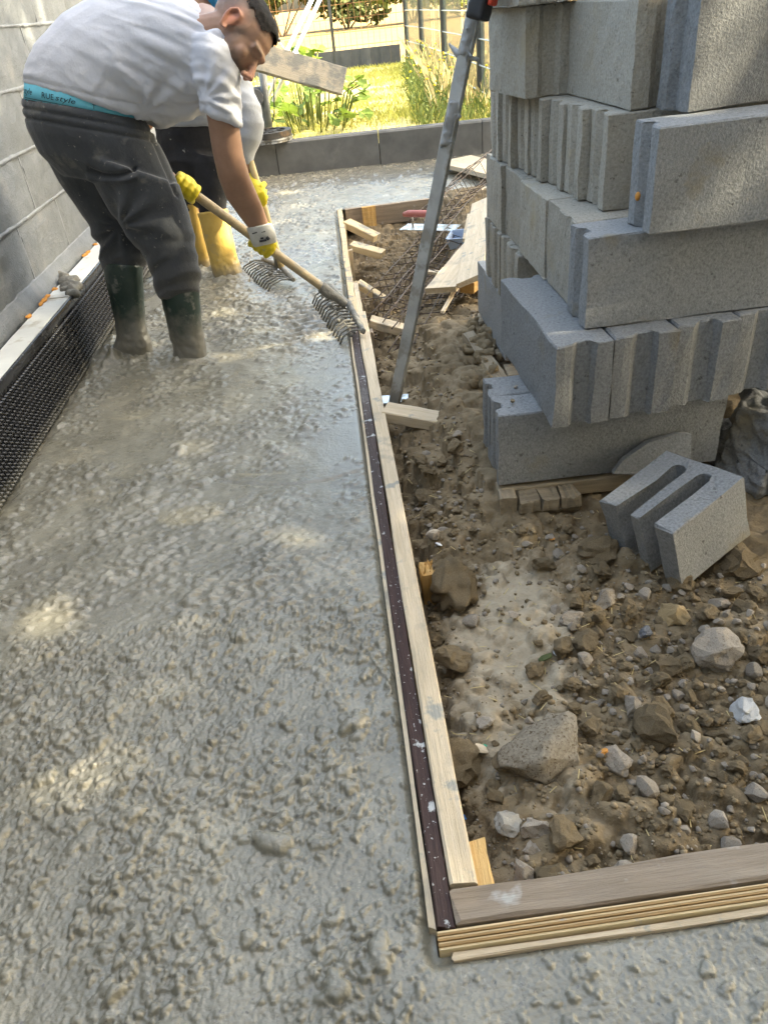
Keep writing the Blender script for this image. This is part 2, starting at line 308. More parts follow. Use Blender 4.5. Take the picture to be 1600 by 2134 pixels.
# ------------------------------------------------------------------ the setting
FX0, FX1, FY0, FY1 = 0.0, .066, .487, 5.02         # formwork: inner line, outer line, front, back
gr = link('ground', mesh_np('ground', [(-60, -40, -.42), (60, -40, -.42), (60, 16, -.42), (-60, 16, -.42)], [(0, 1, 2, 3)]), M['soil']); tag(gr, kind='structure')
def grid(xs, ys, keep):
    X, Y = np.meshgrid(xs, ys); nx, ny = len(xs), len(ys)
    idx = np.arange(nx * ny).reshape(ny, nx)
    q = np.stack([idx[:-1, :-1], idx[:-1, 1:], idx[1:, 1:], idx[1:, :-1]], -1)
    cxm = (X[:-1, :-1] + X[1:, 1:]) / 2; cym = (Y[:-1, :-1] + Y[1:, 1:]) / 2
    return X, Y, q[keep(cxm, cym)].reshape(-1, 4)
def compact(V, Q):
    u = np.unique(Q); mp = np.full(len(V), -1); mp[u] = np.arange(len(u)); return V[u], mp[Q], u
def stamp(Z, xs, ys, px, py, r, h, seed, mode='max', asp=1., ang=0., sharp=1.0):
    i0, i1 = np.searchsorted(xs, [px - r * 1.6, px + r * 1.6]); j0, j1 = np.searchsorted(ys, [py - r * 1.6, py + r * 1.6])
    if i1 - i0 < 2 or j1 - j0 < 2: return
    dx = (xs[i0:i1] - px)[None, :]; dy = (ys[j0:j1] - py)[:, None]
    ca, sa = math.cos(ang), math.sin(ang); u = (dx * ca + dy * sa) / (r * asp); v = (-dx * sa + dy * ca) / r
    th = np.arctan2(v, u); k = 1 + .22 * np.sin(2 * th + seed) + .14 * np.sin(3 * th + seed * 2.3) + .08 * np.sin(5 * th + seed * 1.7)
    d = np.sqrt(u * u + v * v) / k
    s = np.clip(1 - d ** 2, 0, 1) ** (.5 * sharp) * h
    w = Z[j0:j1, i0:i1]
    if mode == 'max':                       # a lump that sits in the surface it lies on
        w[...] = np.where(s > 0, np.maximum(w, np.median(w) + s), w)
    else: w[...] = w + s
# wet concrete: a poured surface with paste-coated aggregate standing out of it
xs = np.arange(-1.075, 1.75, .0022)
ys = [.22]
while ys[-1] < 6.56: ys.append(ys[-1] + .0020 * (.824 * ys[-1] + .5))
ys = np.array(ys)
def foff(y): return .016 * np.maximum(0, (2.95 - np.asarray(y, float)) / 2.45)     # the long form runs slightly askew
def slab_keep(x, y): return ~((x > FX0 - .002 + foff(y)) & (y > FY0 + .004 + .02 * np.maximum(x, 0)) & (y < FY1 + .03))
Xc, Yc = np.meshgrid(xs, ys)
smooth_m = sst(fbm(Xc * 2.2, Yc * 1.3, 3, 31), .02, .2)           # trowelled, wetter patches
smooth_m = .75 * smooth_m; smooth_m = np.maximum(smooth_m, .9 * sst(Xc, -.3, -.08) * sst(Yc, 1.5, 2.0) * sst(-Yc, -3.6, -3.0))
smooth_m = np.maximum(smooth_m, sst(Yc, 5.3, 6.1) * .6)
smooth_m = np.minimum(smooth_m, 1 - .45 * sst(Yc, 1.6, 2.8)); rough_m = 1 - .75 * smooth_m
Zc = .014 * fbm(Xc * 3, Yc * 2.2, 3, 3) + rough_m * (.008 * fbm(Xc * 18, Yc * 14, 3, 7, .5) + .0018 * fbm(Xc * 130, Yc * 110, 2, 9, .8))
lum = np.random.default_rng(3)
clus = fbm(Xc * 7, Yc * 6, 3, 77)
def lumps(n, y0, y1, r0, r1, hf):
    for _ in range(n):
        px = lum.uniform(-1.06, 1.1 if lum.random() < .35 else .0); py = lum.uniform(y0, y1)
        j = min(np.searchsorted(ys, py), len(ys) - 1); i = min(np.searchsorted(xs, px), len(xs) - 1)
        if lum.random() < smooth_m[j, i] * .8 or lum.random() > .5 + 2.2 * clus[j, i]: continue
        r = r0 + (r1 - r0) * lum.random() ** 2.6
        stamp(Zc, xs, ys, px, py, r, r * lum.uniform(.35, 1.05) * hf, lum.uniform(0, 6), 'max', lum.uniform(1, 1.6), lum.uniform(0, 3.14), lum.uniform(.6, 1.1))
lumps(26000, .22, 1.5, .0024, .0078, 1.15)
lumps(900, .22, 1.3, .007, .0135, .9)
lumps(70, .22, 1.1, .013, .021, .8)
lumps(24000, 1.3, 3.4, .0038, .0095, .85)
lumps(160, 1.2, 2.6, .012, .02, .7)
lumps(17000, 3.0, 6.5, .006, .013, .75)
Zc += rough_m * .0032 * fbm(Xc * 210, Yc * 190, 2, 15, .8) * (1 - .6 * sst(Yc, 1.5, 3))
for bx, by, br in [(-.655, 2.80, .085), (-.93, 2.93, .12), (-.99, 2.86, .07), (-.575, 3.83, .1), (-.72, 3.98, .1)]:   # paste pushed up around the boots
    d = np.hypot(Xc - bx, Yc - by); Zc += .022 * np.exp(-(d / br) ** 4) * (1 + 1.6 * fbm(Xc * 25, Yc * 25, 3, 44))
d = np.abs(Yc - (1.80 + .04 * np.sin(Xc * 9))); Zc -= .012 * np.exp(-(d / .006) ** 2) * sst(Xc, -.45, -.38) * (.5 + fbm(Xc * 40, Yc * 10, 2, 5))   # a drag line
for k in range(9):    # furrows behind the rake
    yy = 2.85 + k * .05; d = np.abs(Yc - yy - .02 * fbm(Xc * 9, Yc * 0 + k, 2, 8)); Zc -= .012 * np.exp(-(d / .013) ** 2) * sst(Xc, -.34, -.25) * (.6 + 1.2 * (fbm(Xc * 20, Yc * 9, 2, k) + .3))
Zc += .012 * np.exp(-((Xc + .12) / .1) ** 2 - ((Yc - 3.05) / .25) ** 2) * (1 + 2 * fbm(Xc * 30, Yc * 30, 3, 71))
Zc -= .016 * np.exp(-((Xc + 1.06) / .03) ** 2)
edge = np.where(Yc < FY1, sst(Xc - foff(Yc), -.022, -.004), 0) * sst(Yc, FY0 - .03, FY0 + .02) * (Xc < .03); Zc = Zc * (1 - edge) - .014 * edge
edge = (1 - sst(FY0 + .02 * Xc - Yc, .0, .022)) * sst(Xc, -.02, .025) * (Yc < FY0 + .05); Zc = Zc * (1 - edge) - .012 * edge
jc = int(np.searchsorted(ys, 1.25)); nx = len(xs) - (len(xs) - 1) % 3
for o_ in (1, 2): Zc[jc, o_:nx - 1:3] = (Zc[jc, 0:nx - 1:3] * (3 - o_) + Zc[jc, 3:nx:3] * o_) / 3
idx = np.arange(Zc.size).reshape(Zc.shape)
def cells(J0, J1, st):
    I = idx[J0:J1 + 1, 0:nx:st]; q = np.stack([I[:-1, :-1], I[:-1, 1:], I[1:, 1:], I[1:, :-1]], -1); xm = (xs[0:nx:st][:-1] + xs[0:nx:st][1:]) / 2; ym = (ys[J0:J1 + 1][:-1] + ys[J0:J1 + 1][1:]) / 2
    A, B = np.meshgrid(xm, ym); return q[slab_keep(A, B)].reshape(-1, 4)
Qc = np.vstack([cells(0, jc, 1), cells(jc, len(ys) - 1, 3)])
V = np.stack([Xc.ravel(), Yc.ravel(), Zc.ravel()], 1); V, Qc, u = compact(V, Qc)
me = mesh_np('wet_concrete', V, Qc, True)
wet = sst(smooth_m.ravel()[u] + .9 * fbm(V[:, 0] * 14, V[:, 1] * 9, 4, 61) - .5 * (V[:, 2] > .008), .2, .6) * .9
fattr(me, 'wetness', wet); slab = link('wet_concrete', me, M['wet']); tag(slab, kind='structure')
# excavated earth
def soil_base(x, y):
    h = -.082 + .05 * fbm(x * 2.5, y * 2.5, 3, 21)
    h = h + .115 * sst(x, .17, .36) * np.exp(-((y - 2.35) / .62) ** 2) + .1 * sst(x, .42, .75) * sst(y, 2.9, 3.7) + .06 * np.exp(-((x - .33) / .14) ** 2 - ((y - 1.8) / .3) ** 2)
    h = h - .045 * (1 - sst(x, .08, .17)) - .03 * np.exp(-((x - .55) / .2) ** 2 - ((y - .6) / .07) ** 2)
    h = h + .03 * np.exp(-((x - .3) / .16) ** 2 - ((y - 1.15) / .3) ** 2)
    h = h - .05 * sst(y, 3.0, 3.5) * (1 - sst(x, .45, .8))
    return np.where((x > .30) & (y > 1.50) & (x < 1.4) & (y < 2.9), np.minimum(h, .01 - .05 * sst(x, .36, .5)), h)
xs2 = np.concatenate([np.arange(.035, .8, .004), np.arange(.8, 2.9, .02)])
ys2 = [.5]
while ys2[-1] < 5.1: ys2.append(ys2[-1] + .0029 * (.824 * ys2[-1] + .45))
ys2 = np.array(ys2)
Xs, Ys, Qs = grid(xs2, ys2, lambda x, y: y > .51 + .02 * x)
sand = np.exp(-(((Xs - .26 - .13 * (Ys - 1.1)) / .15) ** 2 + ((Ys - 1.13) / .36) ** 2) ** 1.3)
sandm = sst(1.0 * sand + 1.7 * fbm(Xs * 9, Ys * 9, 6, 81, .85) + .35 * fbm(Xs * 70, Ys * 70, 2, 83), .3, .85)
Zs = soil_base(Xs, Ys) + (1 - .8 * sandm) * (.026 * fbm(Xs * 14, Ys * 14, 4, 23, .6) + .02 * fbm(Xs * 60, Ys * 60, 4, 27, .85)) + .005 * fbm(Xs * 80, Ys * 80, 3, 29)
for _ in range(13000):
    px = rng.uniform(.05, 1.15); py = .52 + 4.5 * rng.random() ** 1.7
    i = min(np.searchsorted(xs2, px), len(xs2) - 1); j = min(np.searchsorted(ys2, py), len(ys2) - 1)
    if rng.random() < sandm[j, i] * .5: continue
    r = .005 + .02 * rng.random() ** 3 * (1.5 if py > 1.6 else 1)
    stamp(Zs, xs2, ys2, px, py, r, r * rng.uniform(.4, .9) * (1 if py < 1.6 else .8), rng.uniform(0, 6), 'max', rng.uniform(1, 1.4), rng.uniform(0, 3), rng.uniform(.7, 1.3))
Zs = np.where(Xs > .069, Zs, np.minimum(Zs, -.12))
V = np.stack([Xs.ravel(), Ys.ravel(), Zs.ravel()], 1); V, Qs, u = compact(V, Qs)
me = mesh_np('soil', V, Qs, False); fattr(me, 'sand', sandm.ravel()[u] * (.62 + .7 * fbm(V[:, 0] * 40, V[:, 1] * 40, 4, 66, .7)))
sunken = np.maximum(.8 * sst(-(V[:, 1]), -.74, -.6) * sst(V[:, 0], .3, .42), .6 * sst(V[:, 1], 2.9, 3.6) * (1 - sst(V[:, 0], .35, .6))) * (.6 + fbm(V[:, 0] * 9, V[:, 1] * 9, 3, 90))  # darker earth colour in the near front hole and the far cage trench
fattr(me, 'sunken', np.clip(sunken, 0, 1)); tag(link('soil', me, M['soil']), kind='structure')
def soil_z(x, y):
    i = min(max(np.searchsorted(xs2, x), 0), len(xs2) - 1); j = min(max(np.searchsorted(ys2, y), 0), len(ys2) - 1); return float(Zs[j, i])
# lawn and field
gx = np.arange(-9, 9.01, .12); gy = np.arange(6.66, 16.2, .12)
Xl, Yl, Ql = grid(gx, gy, lambda x, y: x > -20)
LZ = .13
Zl = LZ + .05 * fbm(Xl * 1.5, Yl * 1.5, 4, 51) + .02 * np.sin(Yl * 6.5 + .6 * Xl)
tag(link('lawn', mesh_np('lawn', np.stack([Xl.ravel(), Yl.ravel(), Zl.ravel()], 1), Ql, True), M['lawn']), kind='structure')
gx = np.linspace(-160, 200, 160); gy = 15.9 + (np.linspace(0, 1, 120) ** 3) * 900
Xf, Yf, Qf = grid(gx, gy, lambda x, y: y > 0)
tag(link('field', mesh_np('field', np.stack([Xf.ravel(), Yf.ravel(), (.1 + .25 * fbm(Xf * .2, Yf * .2, 3, 5)).ravel()], 1), Qf, True), M['field']), kind='structure')
sg = [(-160, 6.68, .06), (-8.9, 6.68, .06), (-8.9, 15.95, .06), (-160, 15.95, .06), (8.9, 6.68, .06), (200, 6.68, .06), (200, 15.95, .06), (8.9, 15.95, .06)]
tag(link('grassland', mesh_np('grassland', sg, [(0, 1, 2, 3), (4, 5, 6, 7)]), M['lawn']), kind='structure')
sg = [(-60, -30, -.02), (-1.42, -30, -.02), (-1.42, 6.68, -.02), (-60, 6.68, -.02), (2.85, -30, -.06), (60, -30, -.06), (60, 6.68, -.06), (2.85, 6.68, -.06), (-1.42, -30, -.06), (2.85, -30, -.06), (2.85, .225, -.06), (-1.42, .225, -.06)]
tag(link('yard', mesh_np('yard', sg, [(0, 1, 2, 3), (4, 5, 6, 7), (8, 9, 10, 11)]), M['kerb']), kind='structure')
tag(link('verge', mesh_np('verge', [(1.72, 5.06, -.03), (2.9, 5.06, -.03), (2.9, 6.7, -.03), (1.72, 6.7, -.03)], [(0, 1, 2, 3)]), M['soil']), kind='structure')
# ------------------------------------------------------------------ concrete block wall on the left
WX = -1.195
wall = thing('block_wall', 'long pale grey concrete block wall with smeared mortar joints behind the workers', 'wall', (0, 0, 0))
def wall_block_mesh(L, hh, seed):
    n = 10; k = 5; V = []; rs = np.random.default_rng(seed)
    yy = np.linspace(-L / 2, L / 2, n); zz = np.linspace(-hh / 2, hh / 2, k); Yg, Zg = np.meshgrid(yy, zz)
    Xg = .0015 * rs.standard_normal(Yg.shape); Xg[0] -= .004; Xg[-1] -= .004; Xg[:, 0] -= .004; Xg[:, -1] -= .004
    V = np.stack([Xg.ravel(), Yg.ravel(), Zg.ravel()], 1); idx = np.arange(n * k).reshape(k, n)
    Q = np.stack([idx[:-1, :-1], idx[:-1, 1:], idx[1:, 1:], idx[1:, :-1]], -1).reshape(-1, 4)
    B = np.array([(-.16, -L / 2, -hh / 2), (-.16, L / 2, -hh / 2), (-.16, L / 2, hh / 2), (-.16, -L / 2, hh / 2)]); b = n * k
    V = np.vstack([V, B]); Fs = [tuple(q) for q in Q] + [tuple([b, b + 1] + list(idx[0][::-1])), tuple([b + 1, b + 2] + list(idx[:, -1][::-1])), tuple([b + 2, b + 3] + list(idx[-1])), tuple([b + 3, b] + list(idx[:, 0])), (b + 3, b + 2, b + 1, b)]
    m = bpy.data.meshes.new('block'); m.from_pydata(V.tolist(), [], Fs); m.update(); return m
wbm = [wall_block_mesh(.492, .196, s) for s in range(4)]
courses = [.31, .515, .72, .927, 1.133, 1.338, 1.543, 1.748]
for ci in range(len(courses) - 1):
    z0 = courses[ci]; off = .25 if ci % 2 else .0
    y = -1.0 + off
    while y < 6.5:
        link('block', wbm[(ci * 3 + int(y * 7)) % 4], M['wall'], wall, (WX, y + .25, z0 + .1025)); y += .5
    # smeared joint: an uneven bead of mortar that runs along the course
    g = G(); yy = np.arange(-1.2, 6.7, .012); rings = []
    for k, q in enumerate(yy):
        a = .007 + .03 * max(0, fbm(np.array([q * 9.]), np.array([ci * 3.1]), 5, 2, .7)[0]); b = .009 + .06 * max(0, fbm(np.array([q * 11.]), np.array([ci * 5.7 + 40]), 5, 4, .7)[0]); d = .0002 + .0016 * abs(fbm(np.array([q * 11.]), np.array([ci * 2.]), 3, 6)[0])
        rings.append([(WX - .03, q, z0 - b), (WX + d, q, z0 - b * .55), (WX + d + .0004, q, z0), (WX + d * .6, q, z0 + a * .6), (WX - .03, q, z0 + a)])
    g.loft(rings); g.obj('mortar_joint', M['mortar'], wall, True)
    y = -1.0 + off
    g = G()
    while y < 6.5:
        if ci < 5 and y > 1.5: g.box((WX - .0165, y, z0 + .1025), (.026, .011, .2))
        y += .5
    if g.v: g.obj('mortar_bed', M['mortar'], wall)
g = G(); rings = []
for q in np.arange(-1.2, 6.7, .05):
    j = .006 * math.sin(q * 9) + .004 * math.sin(q * 23)
    rings.append([(WX - .05, q, .2), (WX + .028 + j, q, .2), (WX + .026 + j, q, .262 + j * .5), (WX + .004, q, .312), (WX - .05, q, .312)])
g.loft(rings); g.obj('mortar_plinth', M['wall'], wall, True)
g = G(); g.box((WX - .1, 2.75, .1), (.16, 7.9, .42)); g.obj('footing', M['wall'], wall)
# insulation boards: white edge between wall and membrane
ib = [(-.9, 1.0), (1.0, 2.06), (2.06, 2.92), (2.92, 4.2), (4.2, 6.45)]
ibl = ['white insulation board at the near end of the wall foot', 'cream insulation board edge beside the dimpled sheet, lower of the long pieces', 'cream insulation board edge next to the spilled cement lump', 'bluish white insulation board edge beside the dark trousered leg', 'white insulation board edge at the far end of the wall foot']
for k, (a, b) in enumerate(ib):
    g = G(); n = 12
    rings = [[(WX + .034, q, -.05), (-1.068, q, -.05), (-1.066 + .0015 * random.random(), q, .246), (-1.071, q, .2515 + .0015 * random.random()), (WX + .038 + .003 * random.random(), q, .2515 + .0015 * random.random())] for q in np.linspace(a + .002, b - .002, n)]
    g.loft(rings); tag(g.obj('insulation_board', M['foam'], None, False, (0, 0, .003 * (k % 2))), ibl[k], 'insulation', 'insulation boards along the wall')
# dimpled membrane
g = G(); yy = np.arange(-.8, 6.42, .05); lip = [[(-1.068, q, -.06), (-1.068, q, .249), (-1.064, q, .2535), (-1.058, q, .2535 + .002 * math.sin(q * 13)), (-1.055, q, .249), (-1.057, q, .215), (-1.0615, q, .212), (-1.0615, q, -.06)] for q in yy]
g.loft(lip)
for r in range(14):
    z = .203 - r * .0188
    if z < -.02: break
    for c in range(int((6.3 - (-.1)) / .021)):
        y = -.1 + c * .021 + (.0105 if r % 2 else 0)
        if y < .9: continue
        k = 6 if y < 3.8 else 4
        A = [2 * math.pi * i / k + .26 for i in range(k)]
        base = [(-1.0614, y + .0099 * math.cos(a), z + .0088 * math.sin(a)) for a in A]; mid = [(-1.0535, y + .0075 * math.cos(a), z + .0066 * math.sin(a)) for a in A]; top = [(-1.0495, y + .0035 * math.cos(a), z + .003 * math.sin(a)) for a in A]
        g.add(base + mid + top, [(i, (i + 1) % k, (i + 1) % k + k, i + k) for i in range(2 * k) if i != k - 1 and i != 2 * k - 1] + [(k - 1, 0, k, 2 * k - 1), (2 * k - 1, k, 2 * k, 3 * k - 1), tuple(range(2 * k, 3 * k))])
tag(g.obj('dimpled_membrane', M['membrane'], None, True), 'black dimpled plastic drainage sheet standing along the edge of the concrete', 'membrane')
# orange foam crumbs in the gap, spilled cement on the board
k = 0
for y in np.arange(2.0, 4.4, .045):
    if random.random() < .45: continue
    g = G(); g.ell((0, 0, 0), [(.008 + .006 * random.random(), 0, 0), (0, .012 + .02 * random.random(), 0), (0, 0, .006)], 7, 5)
    g.v = [tuple(np.array(p) * (1 + .35 * (random.random() - .5))) for p in g.v]
    tag(g.obj('foam_crumb', M['orange'], None, False, (WX + .036 + .006 * random.random(), y, .257)), 'orange foam crumb stuck between the wall foot and the white board', 'foam', 'orange foam crumbs along the wall foot')
g = G()
for _ in range(26): c = P(145 + random.gauss(0, 12), 592 + random.gauss(0, 8), Z=.26); g.sph((min(c[0], -1.045), c[1], .252 + .008 * random.random()), .014 + .014 * random.random(), 8)
tag(link('cement_lump', blob(g, .006, 3, disp=lambda V: .012 * fbm3(V, 50, 3)), M['mudcrust']), 'lump of wet cement spilled over the top of the dimpled sheet', 'cement')
# ------------------------------------------------------------------ kerb at the back
kb = thing('kerb', 'low grey concrete kerb wall between the fresh slab and the lawn', 'kerb')
ang = math.atan2(-.05, 1.0)
e0 = np.array([-1.2, 6.56]); dirk = np.array([math.cos(ang), math.sin(ang)])
kx = [-.15, .78, 1.6, 2.42, 3.24, 4.1]
for a, b in zip(kx[:-1], kx[1:]):
    g = G(); L = b - a - .006; rings = []
    for s in np.linspace(0, L, 6): rings.append([(s, 0, -.12), (s, .14, -.12), (s, .14, .222), (s, .128, .236), (s, .014, .236), (s, 0, .224)])
    g.loft(rings); c = e0 + dirk * (a + .003); g.obj('kerb_stone', M['kerb'], kb, False, (c[0], c[1], 0), (0, 0, ang))
# ------------------------------------------------------------------ timber formwork
def plank(a, b, w, t, m, name, label=None, cat='plank', side=(0, 0, 1), group=None, parent=None, seg=8, jit=.0015, taper=0, seed=None):
    """plank from a to b, width w, thickness t, its broad face turned to `side`"""
    a, b = np.array(a, float), np.array(b, float); Mx = frame_from(a, b, side); L = np.linalg.norm(b - a); g = G(); rings = []
    rs = np.random.default_rng(seed if seed is not None else int(abs(a[0] * 977 + a[1] * 331) * 10) % 99991)
    ch = min(w, t) * .08
    for i, s in enumerate(np.linspace(-L / 2, L / 2, seg)):
        ww = w / 2 * (1 - taper * i / (seg - 1)); tt = t / 2
        pr = [(-ww + ch, -tt), (ww - ch, -tt), (ww, -tt + ch), (ww, tt - ch), (ww - ch, tt), (-ww + ch, tt), (-ww, tt - ch), (-ww, -tt + ch)]
        e = rs.standard_normal((8, 2)) * jit * .6; e0_ = rs.standard_normal(2) * jit * .35
        rings.append([(s + (rs.standard_normal() * jit * 2 if i in (0, seg - 1) else 0), p[0] + q[0] + e0_[0], p[1] + q[1] + e0_[1]) for p, q in zip(pr, e)])
    g.loft(rings); me = g.mesh(name); fixnormals(me)
    o = link(name, me, m, parent); mm = Matrix.Identity(4); c = (a + b) / 2
    for i in range(3):
        for j in range(3): mm[i][j] = Mx[i, j]
        mm[i][3] = c[i]
    o.matrix_world = mm
    if parent is None: tag(o, label, cat, group)
    return o
UPV, RT, FWD = (0, 0, 1), (1, 0, 0), (0, 1, 0)
zt = .012
plank((.0295, .5165, zt - .075), (.0135, 2.95, zt - .075), .15, .026, M['dark_board'], 'formwork_board', 'dark brown paint-speckled formwork board along the concrete edge', side=RT, seg=14)
plank((.0115, .52, zt - .08), (-.0045, 2.95, zt - .08), .148, .008, M['pine'], 'facing_strip', 'thin pale timber strip between the dark board and the concrete', side=RT, seg=14, jit=.0012)
plank((.0642, .576, zt - .017), (.0485, 3.05, zt - .017), .04, .04, M['pine'], 'batten', 'long pale pine batten running beside the dark board', 'batten', side=RT, seg=16)
plank((.02, 2.97, zt - .07), (.02, 5.0, zt - .07), .14, .03, M['pine_splash'], 'formwork_board', 'cement splashed formwork board behind the rake head', side=RT, seg=12)
plank((.047, 3.06, zt - .055), (.047, 3.5, zt - .055), .1, .022, M['pine'], 'batten', 'short pale board piece beside the rake head', 'batten', side=RT)
# front corner: weathered beam, plywood edge, thin inner board
plank((.045, .545, zt - .025), (1.15, .565, zt - .025), .052, .055, M['pine_old'], 'beam', 'weathered grey brown timber beam across the front corner', 'beam', side=UPV, seg=14)
pw = thing('plywood_panel', 'plywood formwork panel on edge with visible veneer layers at the front corner', 'plywood')
for k in range(7): plank((.017, .4915 + k * .0036, zt - .07 + (.003 if k % 2 else .0)), (1.15, .5115 + k * .0036, zt - .07 + (.003 if k % 2 else .0)), .135, .0033, M['ply'] if k % 2 == 0 else M['ply_core'], 'veneer_layer', side=FWD, parent=pw, seg=5, jit=.0003)
plank((.034, .4835, zt - .085), (1.15, .5035, zt - .085), .15, .008, M['pine'], 'facing_strip', 'thin pale board below the plywood edge against the concrete', side=FWD, seg=8)
# far corner boards
plank((.055, 5.0, -.05), (1.25, 5.06, -.05), .12, .03, M['pine_old'], 'formwork_board', 'grey brown formwork board closing the far end of the pit', side=FWD, seg=10)
plank((.16, 4.972, -.05), (.245, 4.976, -.05), .13, .02, M['pine_fresh'], 'stake_board', 'short orange brown board nailed inside the far formwork corner', 'board', side=FWD)
# stakes and slanting braces
def stake(px, py, zt_, w, label, m='pine', h=.22, tilt=(0, 0), t=None, yaw=0):
    c = P(px, py, Z=zt_); a = c + np.array([tilt[0], tilt[1], -h]); return plank(a, c, w, t or w * .8, M[m], 'stake', label, 'stake', side=(math.cos(yaw), math.sin(yaw), 0), seg=5, jit=.002)
plank(P(984, 1752, Z=.0) - (-.008, 0, .055), P(1002, 1872, Z=.0) - (-.008, 0, .055), .11, .026, M['pine_fresh'], 'stake', 'orange pine stake board in the near corner of the formwork', 'stake', side=RT, seg=5)
g = G()
s = plank((.112, 1.345, -.2), (.104, 1.325, -.004), .04, .03, M['pine_fresh'], 'stake', 'split pine stake with a frayed hammered top beside the batten', 'stake', side=RT, seg=4)
for k in range(16):
    a = np.array([.104 + random.uniform(-.014, .014), 1.325 + random.uniform(-.018, .018), -.012]); b = a + np.array([random.uniform(-.006, .01), random.uniform(-.006, .01), random.uniform(.012, .03)]); g.tube([a, b], [.0035, .0008], 4)
fr = g.obj('splinter', M['pine_fresh']); fr.parent = s; fr.matrix_parent_inverse = s.matrix_world.inverted()
def brace(p0, z0, p1, z1, w, t, label, m='pine', mat2=None):
    a, b = P(*p0, Z=z0), P(*p1, Z=z1); return plank(a, b, w, t, M[m], 'brace', label, 'brace', side=UPV, seg=7, jit=.0007)
brace((802, 858), .0, (938, 882), -.03, .075, .036, 'pale pine brace nearest the slotted loose block, sloping into the earth')
stake(797, 862, .0, .03, 'pine stake holding the nearest slanting brace', 'pine', .16, yaw=.2)
brace((772, 670), -.01, (865, 695), -.07, .065, .035, 'pale brace with a splintered end behind the leaning aluminium bar', 'pine')
stake(768, 690, .0, .04, 'grey stake beside the rake head', 'pine_old', .18)
brace((745, 590), -.01, (800, 625), -.09, .05, .03, 'cement splashed brace half hidden by the reinforcement cage', 'pine_splash')
stake(741, 590, .005, .03, 'thin stake beside the reinforcement cage', 'pine_splash', .18)
brace((732, 512), -.0, (798, 530), -.045, .075, .035, 'cream brace with dark specks ahead of the reinforcement cage', 'pine_splash')
stake(729, 520, .0, .03, 'stake at the head of the cream speckled brace', 'pine', .18)
brace((722, 465), -.0, (785, 496), -.075, .075, .04, 'cement spotted brace nearest the far formwork corner', 'pine_splash')
stake(716, 470, .005, .03, 'stake at the far end of the long formwork', 'pine_splash', .18)
# ------------------------------------------------------------------ the stack of concrete blocks
def block_mesh(L, T, h, seed, ends=(1, 1), rough=.0012):
    """masonry block, long axis x, grooved ends"""
    rs = np.random.default_rng(seed); d = .017
    def end(sgn, on):
        xe = sgn * L / 2
        if not on: pr = [(xe, f) for f in (0, .25, .5, .75, 1)]
        else: pr = [(xe, 0), (xe, .16), (xe, .3), (xe - sgn * d, .36), (xe - sgn * d, .5), (xe - sgn * d, .62), (xe - sgn * .002, .74), (xe, .86), (xe, 1)]
        return [(x, (f - .5) * T) for x, f in pr]
    side = [(x, T / 2) for x in np.linspace(L / 2, -L / 2, 10)[1:-1]]
    out = end(1, ends[1]) + side + end(-1, ends[0])[::-1] + [(-x, -T / 2) for x, _ in side]
    out = np.array(out); n = len(out); c = out.mean(0); zz = [-h / 2, -h / 2 + .003, -h * .25, 0, h * .25, h / 2 - .003, h / 2]; rings = []
    for i, z in enumerate(zz):
        ins = .003 if i in (0, len(zz) - 1) else 0
        o = out.copy(); dd = o - 0; o = o - np.sign(dd) * np.array([ins, ins]) + rs.standard_normal(o.shape) * rough
        chip = rs.random(n) < .07
        if i in (0, 1, len(zz) - 2, len(zz) - 1): o[chip] -= np.sign(out[chip]) * rs.uniform(.002, .006)
        rings.append([(p[0], p[1], z + rs.standard_normal() * .0006) for p in o])
    g = G(); g.loft(rings); me = g.mesh('concrete_block'); fixnormals(me); return me
_bn = [0]
def blk(x0, y0, z, L, T, yaw, label, m='block', ends=(1, 1), h=.2, tilt=(0, 0)):
    """block whose front corner of the long axis start lies at x0, y0; yaw turns the long axis from +x"""
    _bn[0] += 1; c, s = math.cos(yaw), math.sin(yaw)
    ctr = (x0 + c * L / 2 - s * T / 2, y0 + s * L / 2 + c * T / 2, z + h / 2)
    o = link('concrete_block', block_mesh(L, T, h, _bn[0], ends), M[m], None, ctr, (tilt[0], tilt[1], yaw))
    return tag(o, label, 'block', 'concrete blocks of the stack')
Z = [.03, .2315, .433, .6345, .836, 1.0375]
HP = math.pi / 2
blk(.327, 1.582, Z[0], .56, .11, -.02, 'bottom front block of the stack with a shard leaning on its face', ends=(1, 1))
blk(.329, 1.694, Z[0], .56, .11, -.02, 'bottom block just behind the front one, its top bearing small pebbles')
blk(.84, 1.96, Z[0], .5, .15, .0, 'bottom block hidden deep under the stack')
blk(.66, 2.34, Z[0], .5, .15, HP, 'bottom block at the back of the stack with a plain side above the earth', ends=(0, 0))
blk(.82, 2.34, Z[0], .5, .15, HP, 'second bottom block at the back of the stack', ends=(0, 0))
f2 = [(.432, 1.487, .131), (.565, 1.499, .146), (.713, 1.523, .147), (.862, 1.549, .147), (1.011, 1.57, .147)]
nm2 = ['long second course block jutting out beyond the bottom one, its pale top showing', 'second course block with grooved end, second from the jutting corner', 'second course block with grooved end, third from the jutting corner', 'second course block with grooved end, fourth from the jutting corner', 'second course block with grooved end, last before the picture edge']
for (x, y, w), lb in zip(f2, nm2): blk(x + w, y, Z[1], .5, w - .003, HP + .03, lb, 'block')
for k in range(4): blk(.507 + .003 * (k % 2), 2.165 + k * .127, Z[1], .5, .122, .0, ['second course block with thin grooved end, nearest to the jutting long block', 'second course block with grooved end, second behind the jutting long block', 'second course block with grooved end, third behind the jutting long block', 'second course block with grooved end, farthest back above the timber offcuts'][k], 'block_warm')
blk(.517, 1.56, Z[2], .56, .125, .02, 'third course front block with a broad blue grey face', 'block')
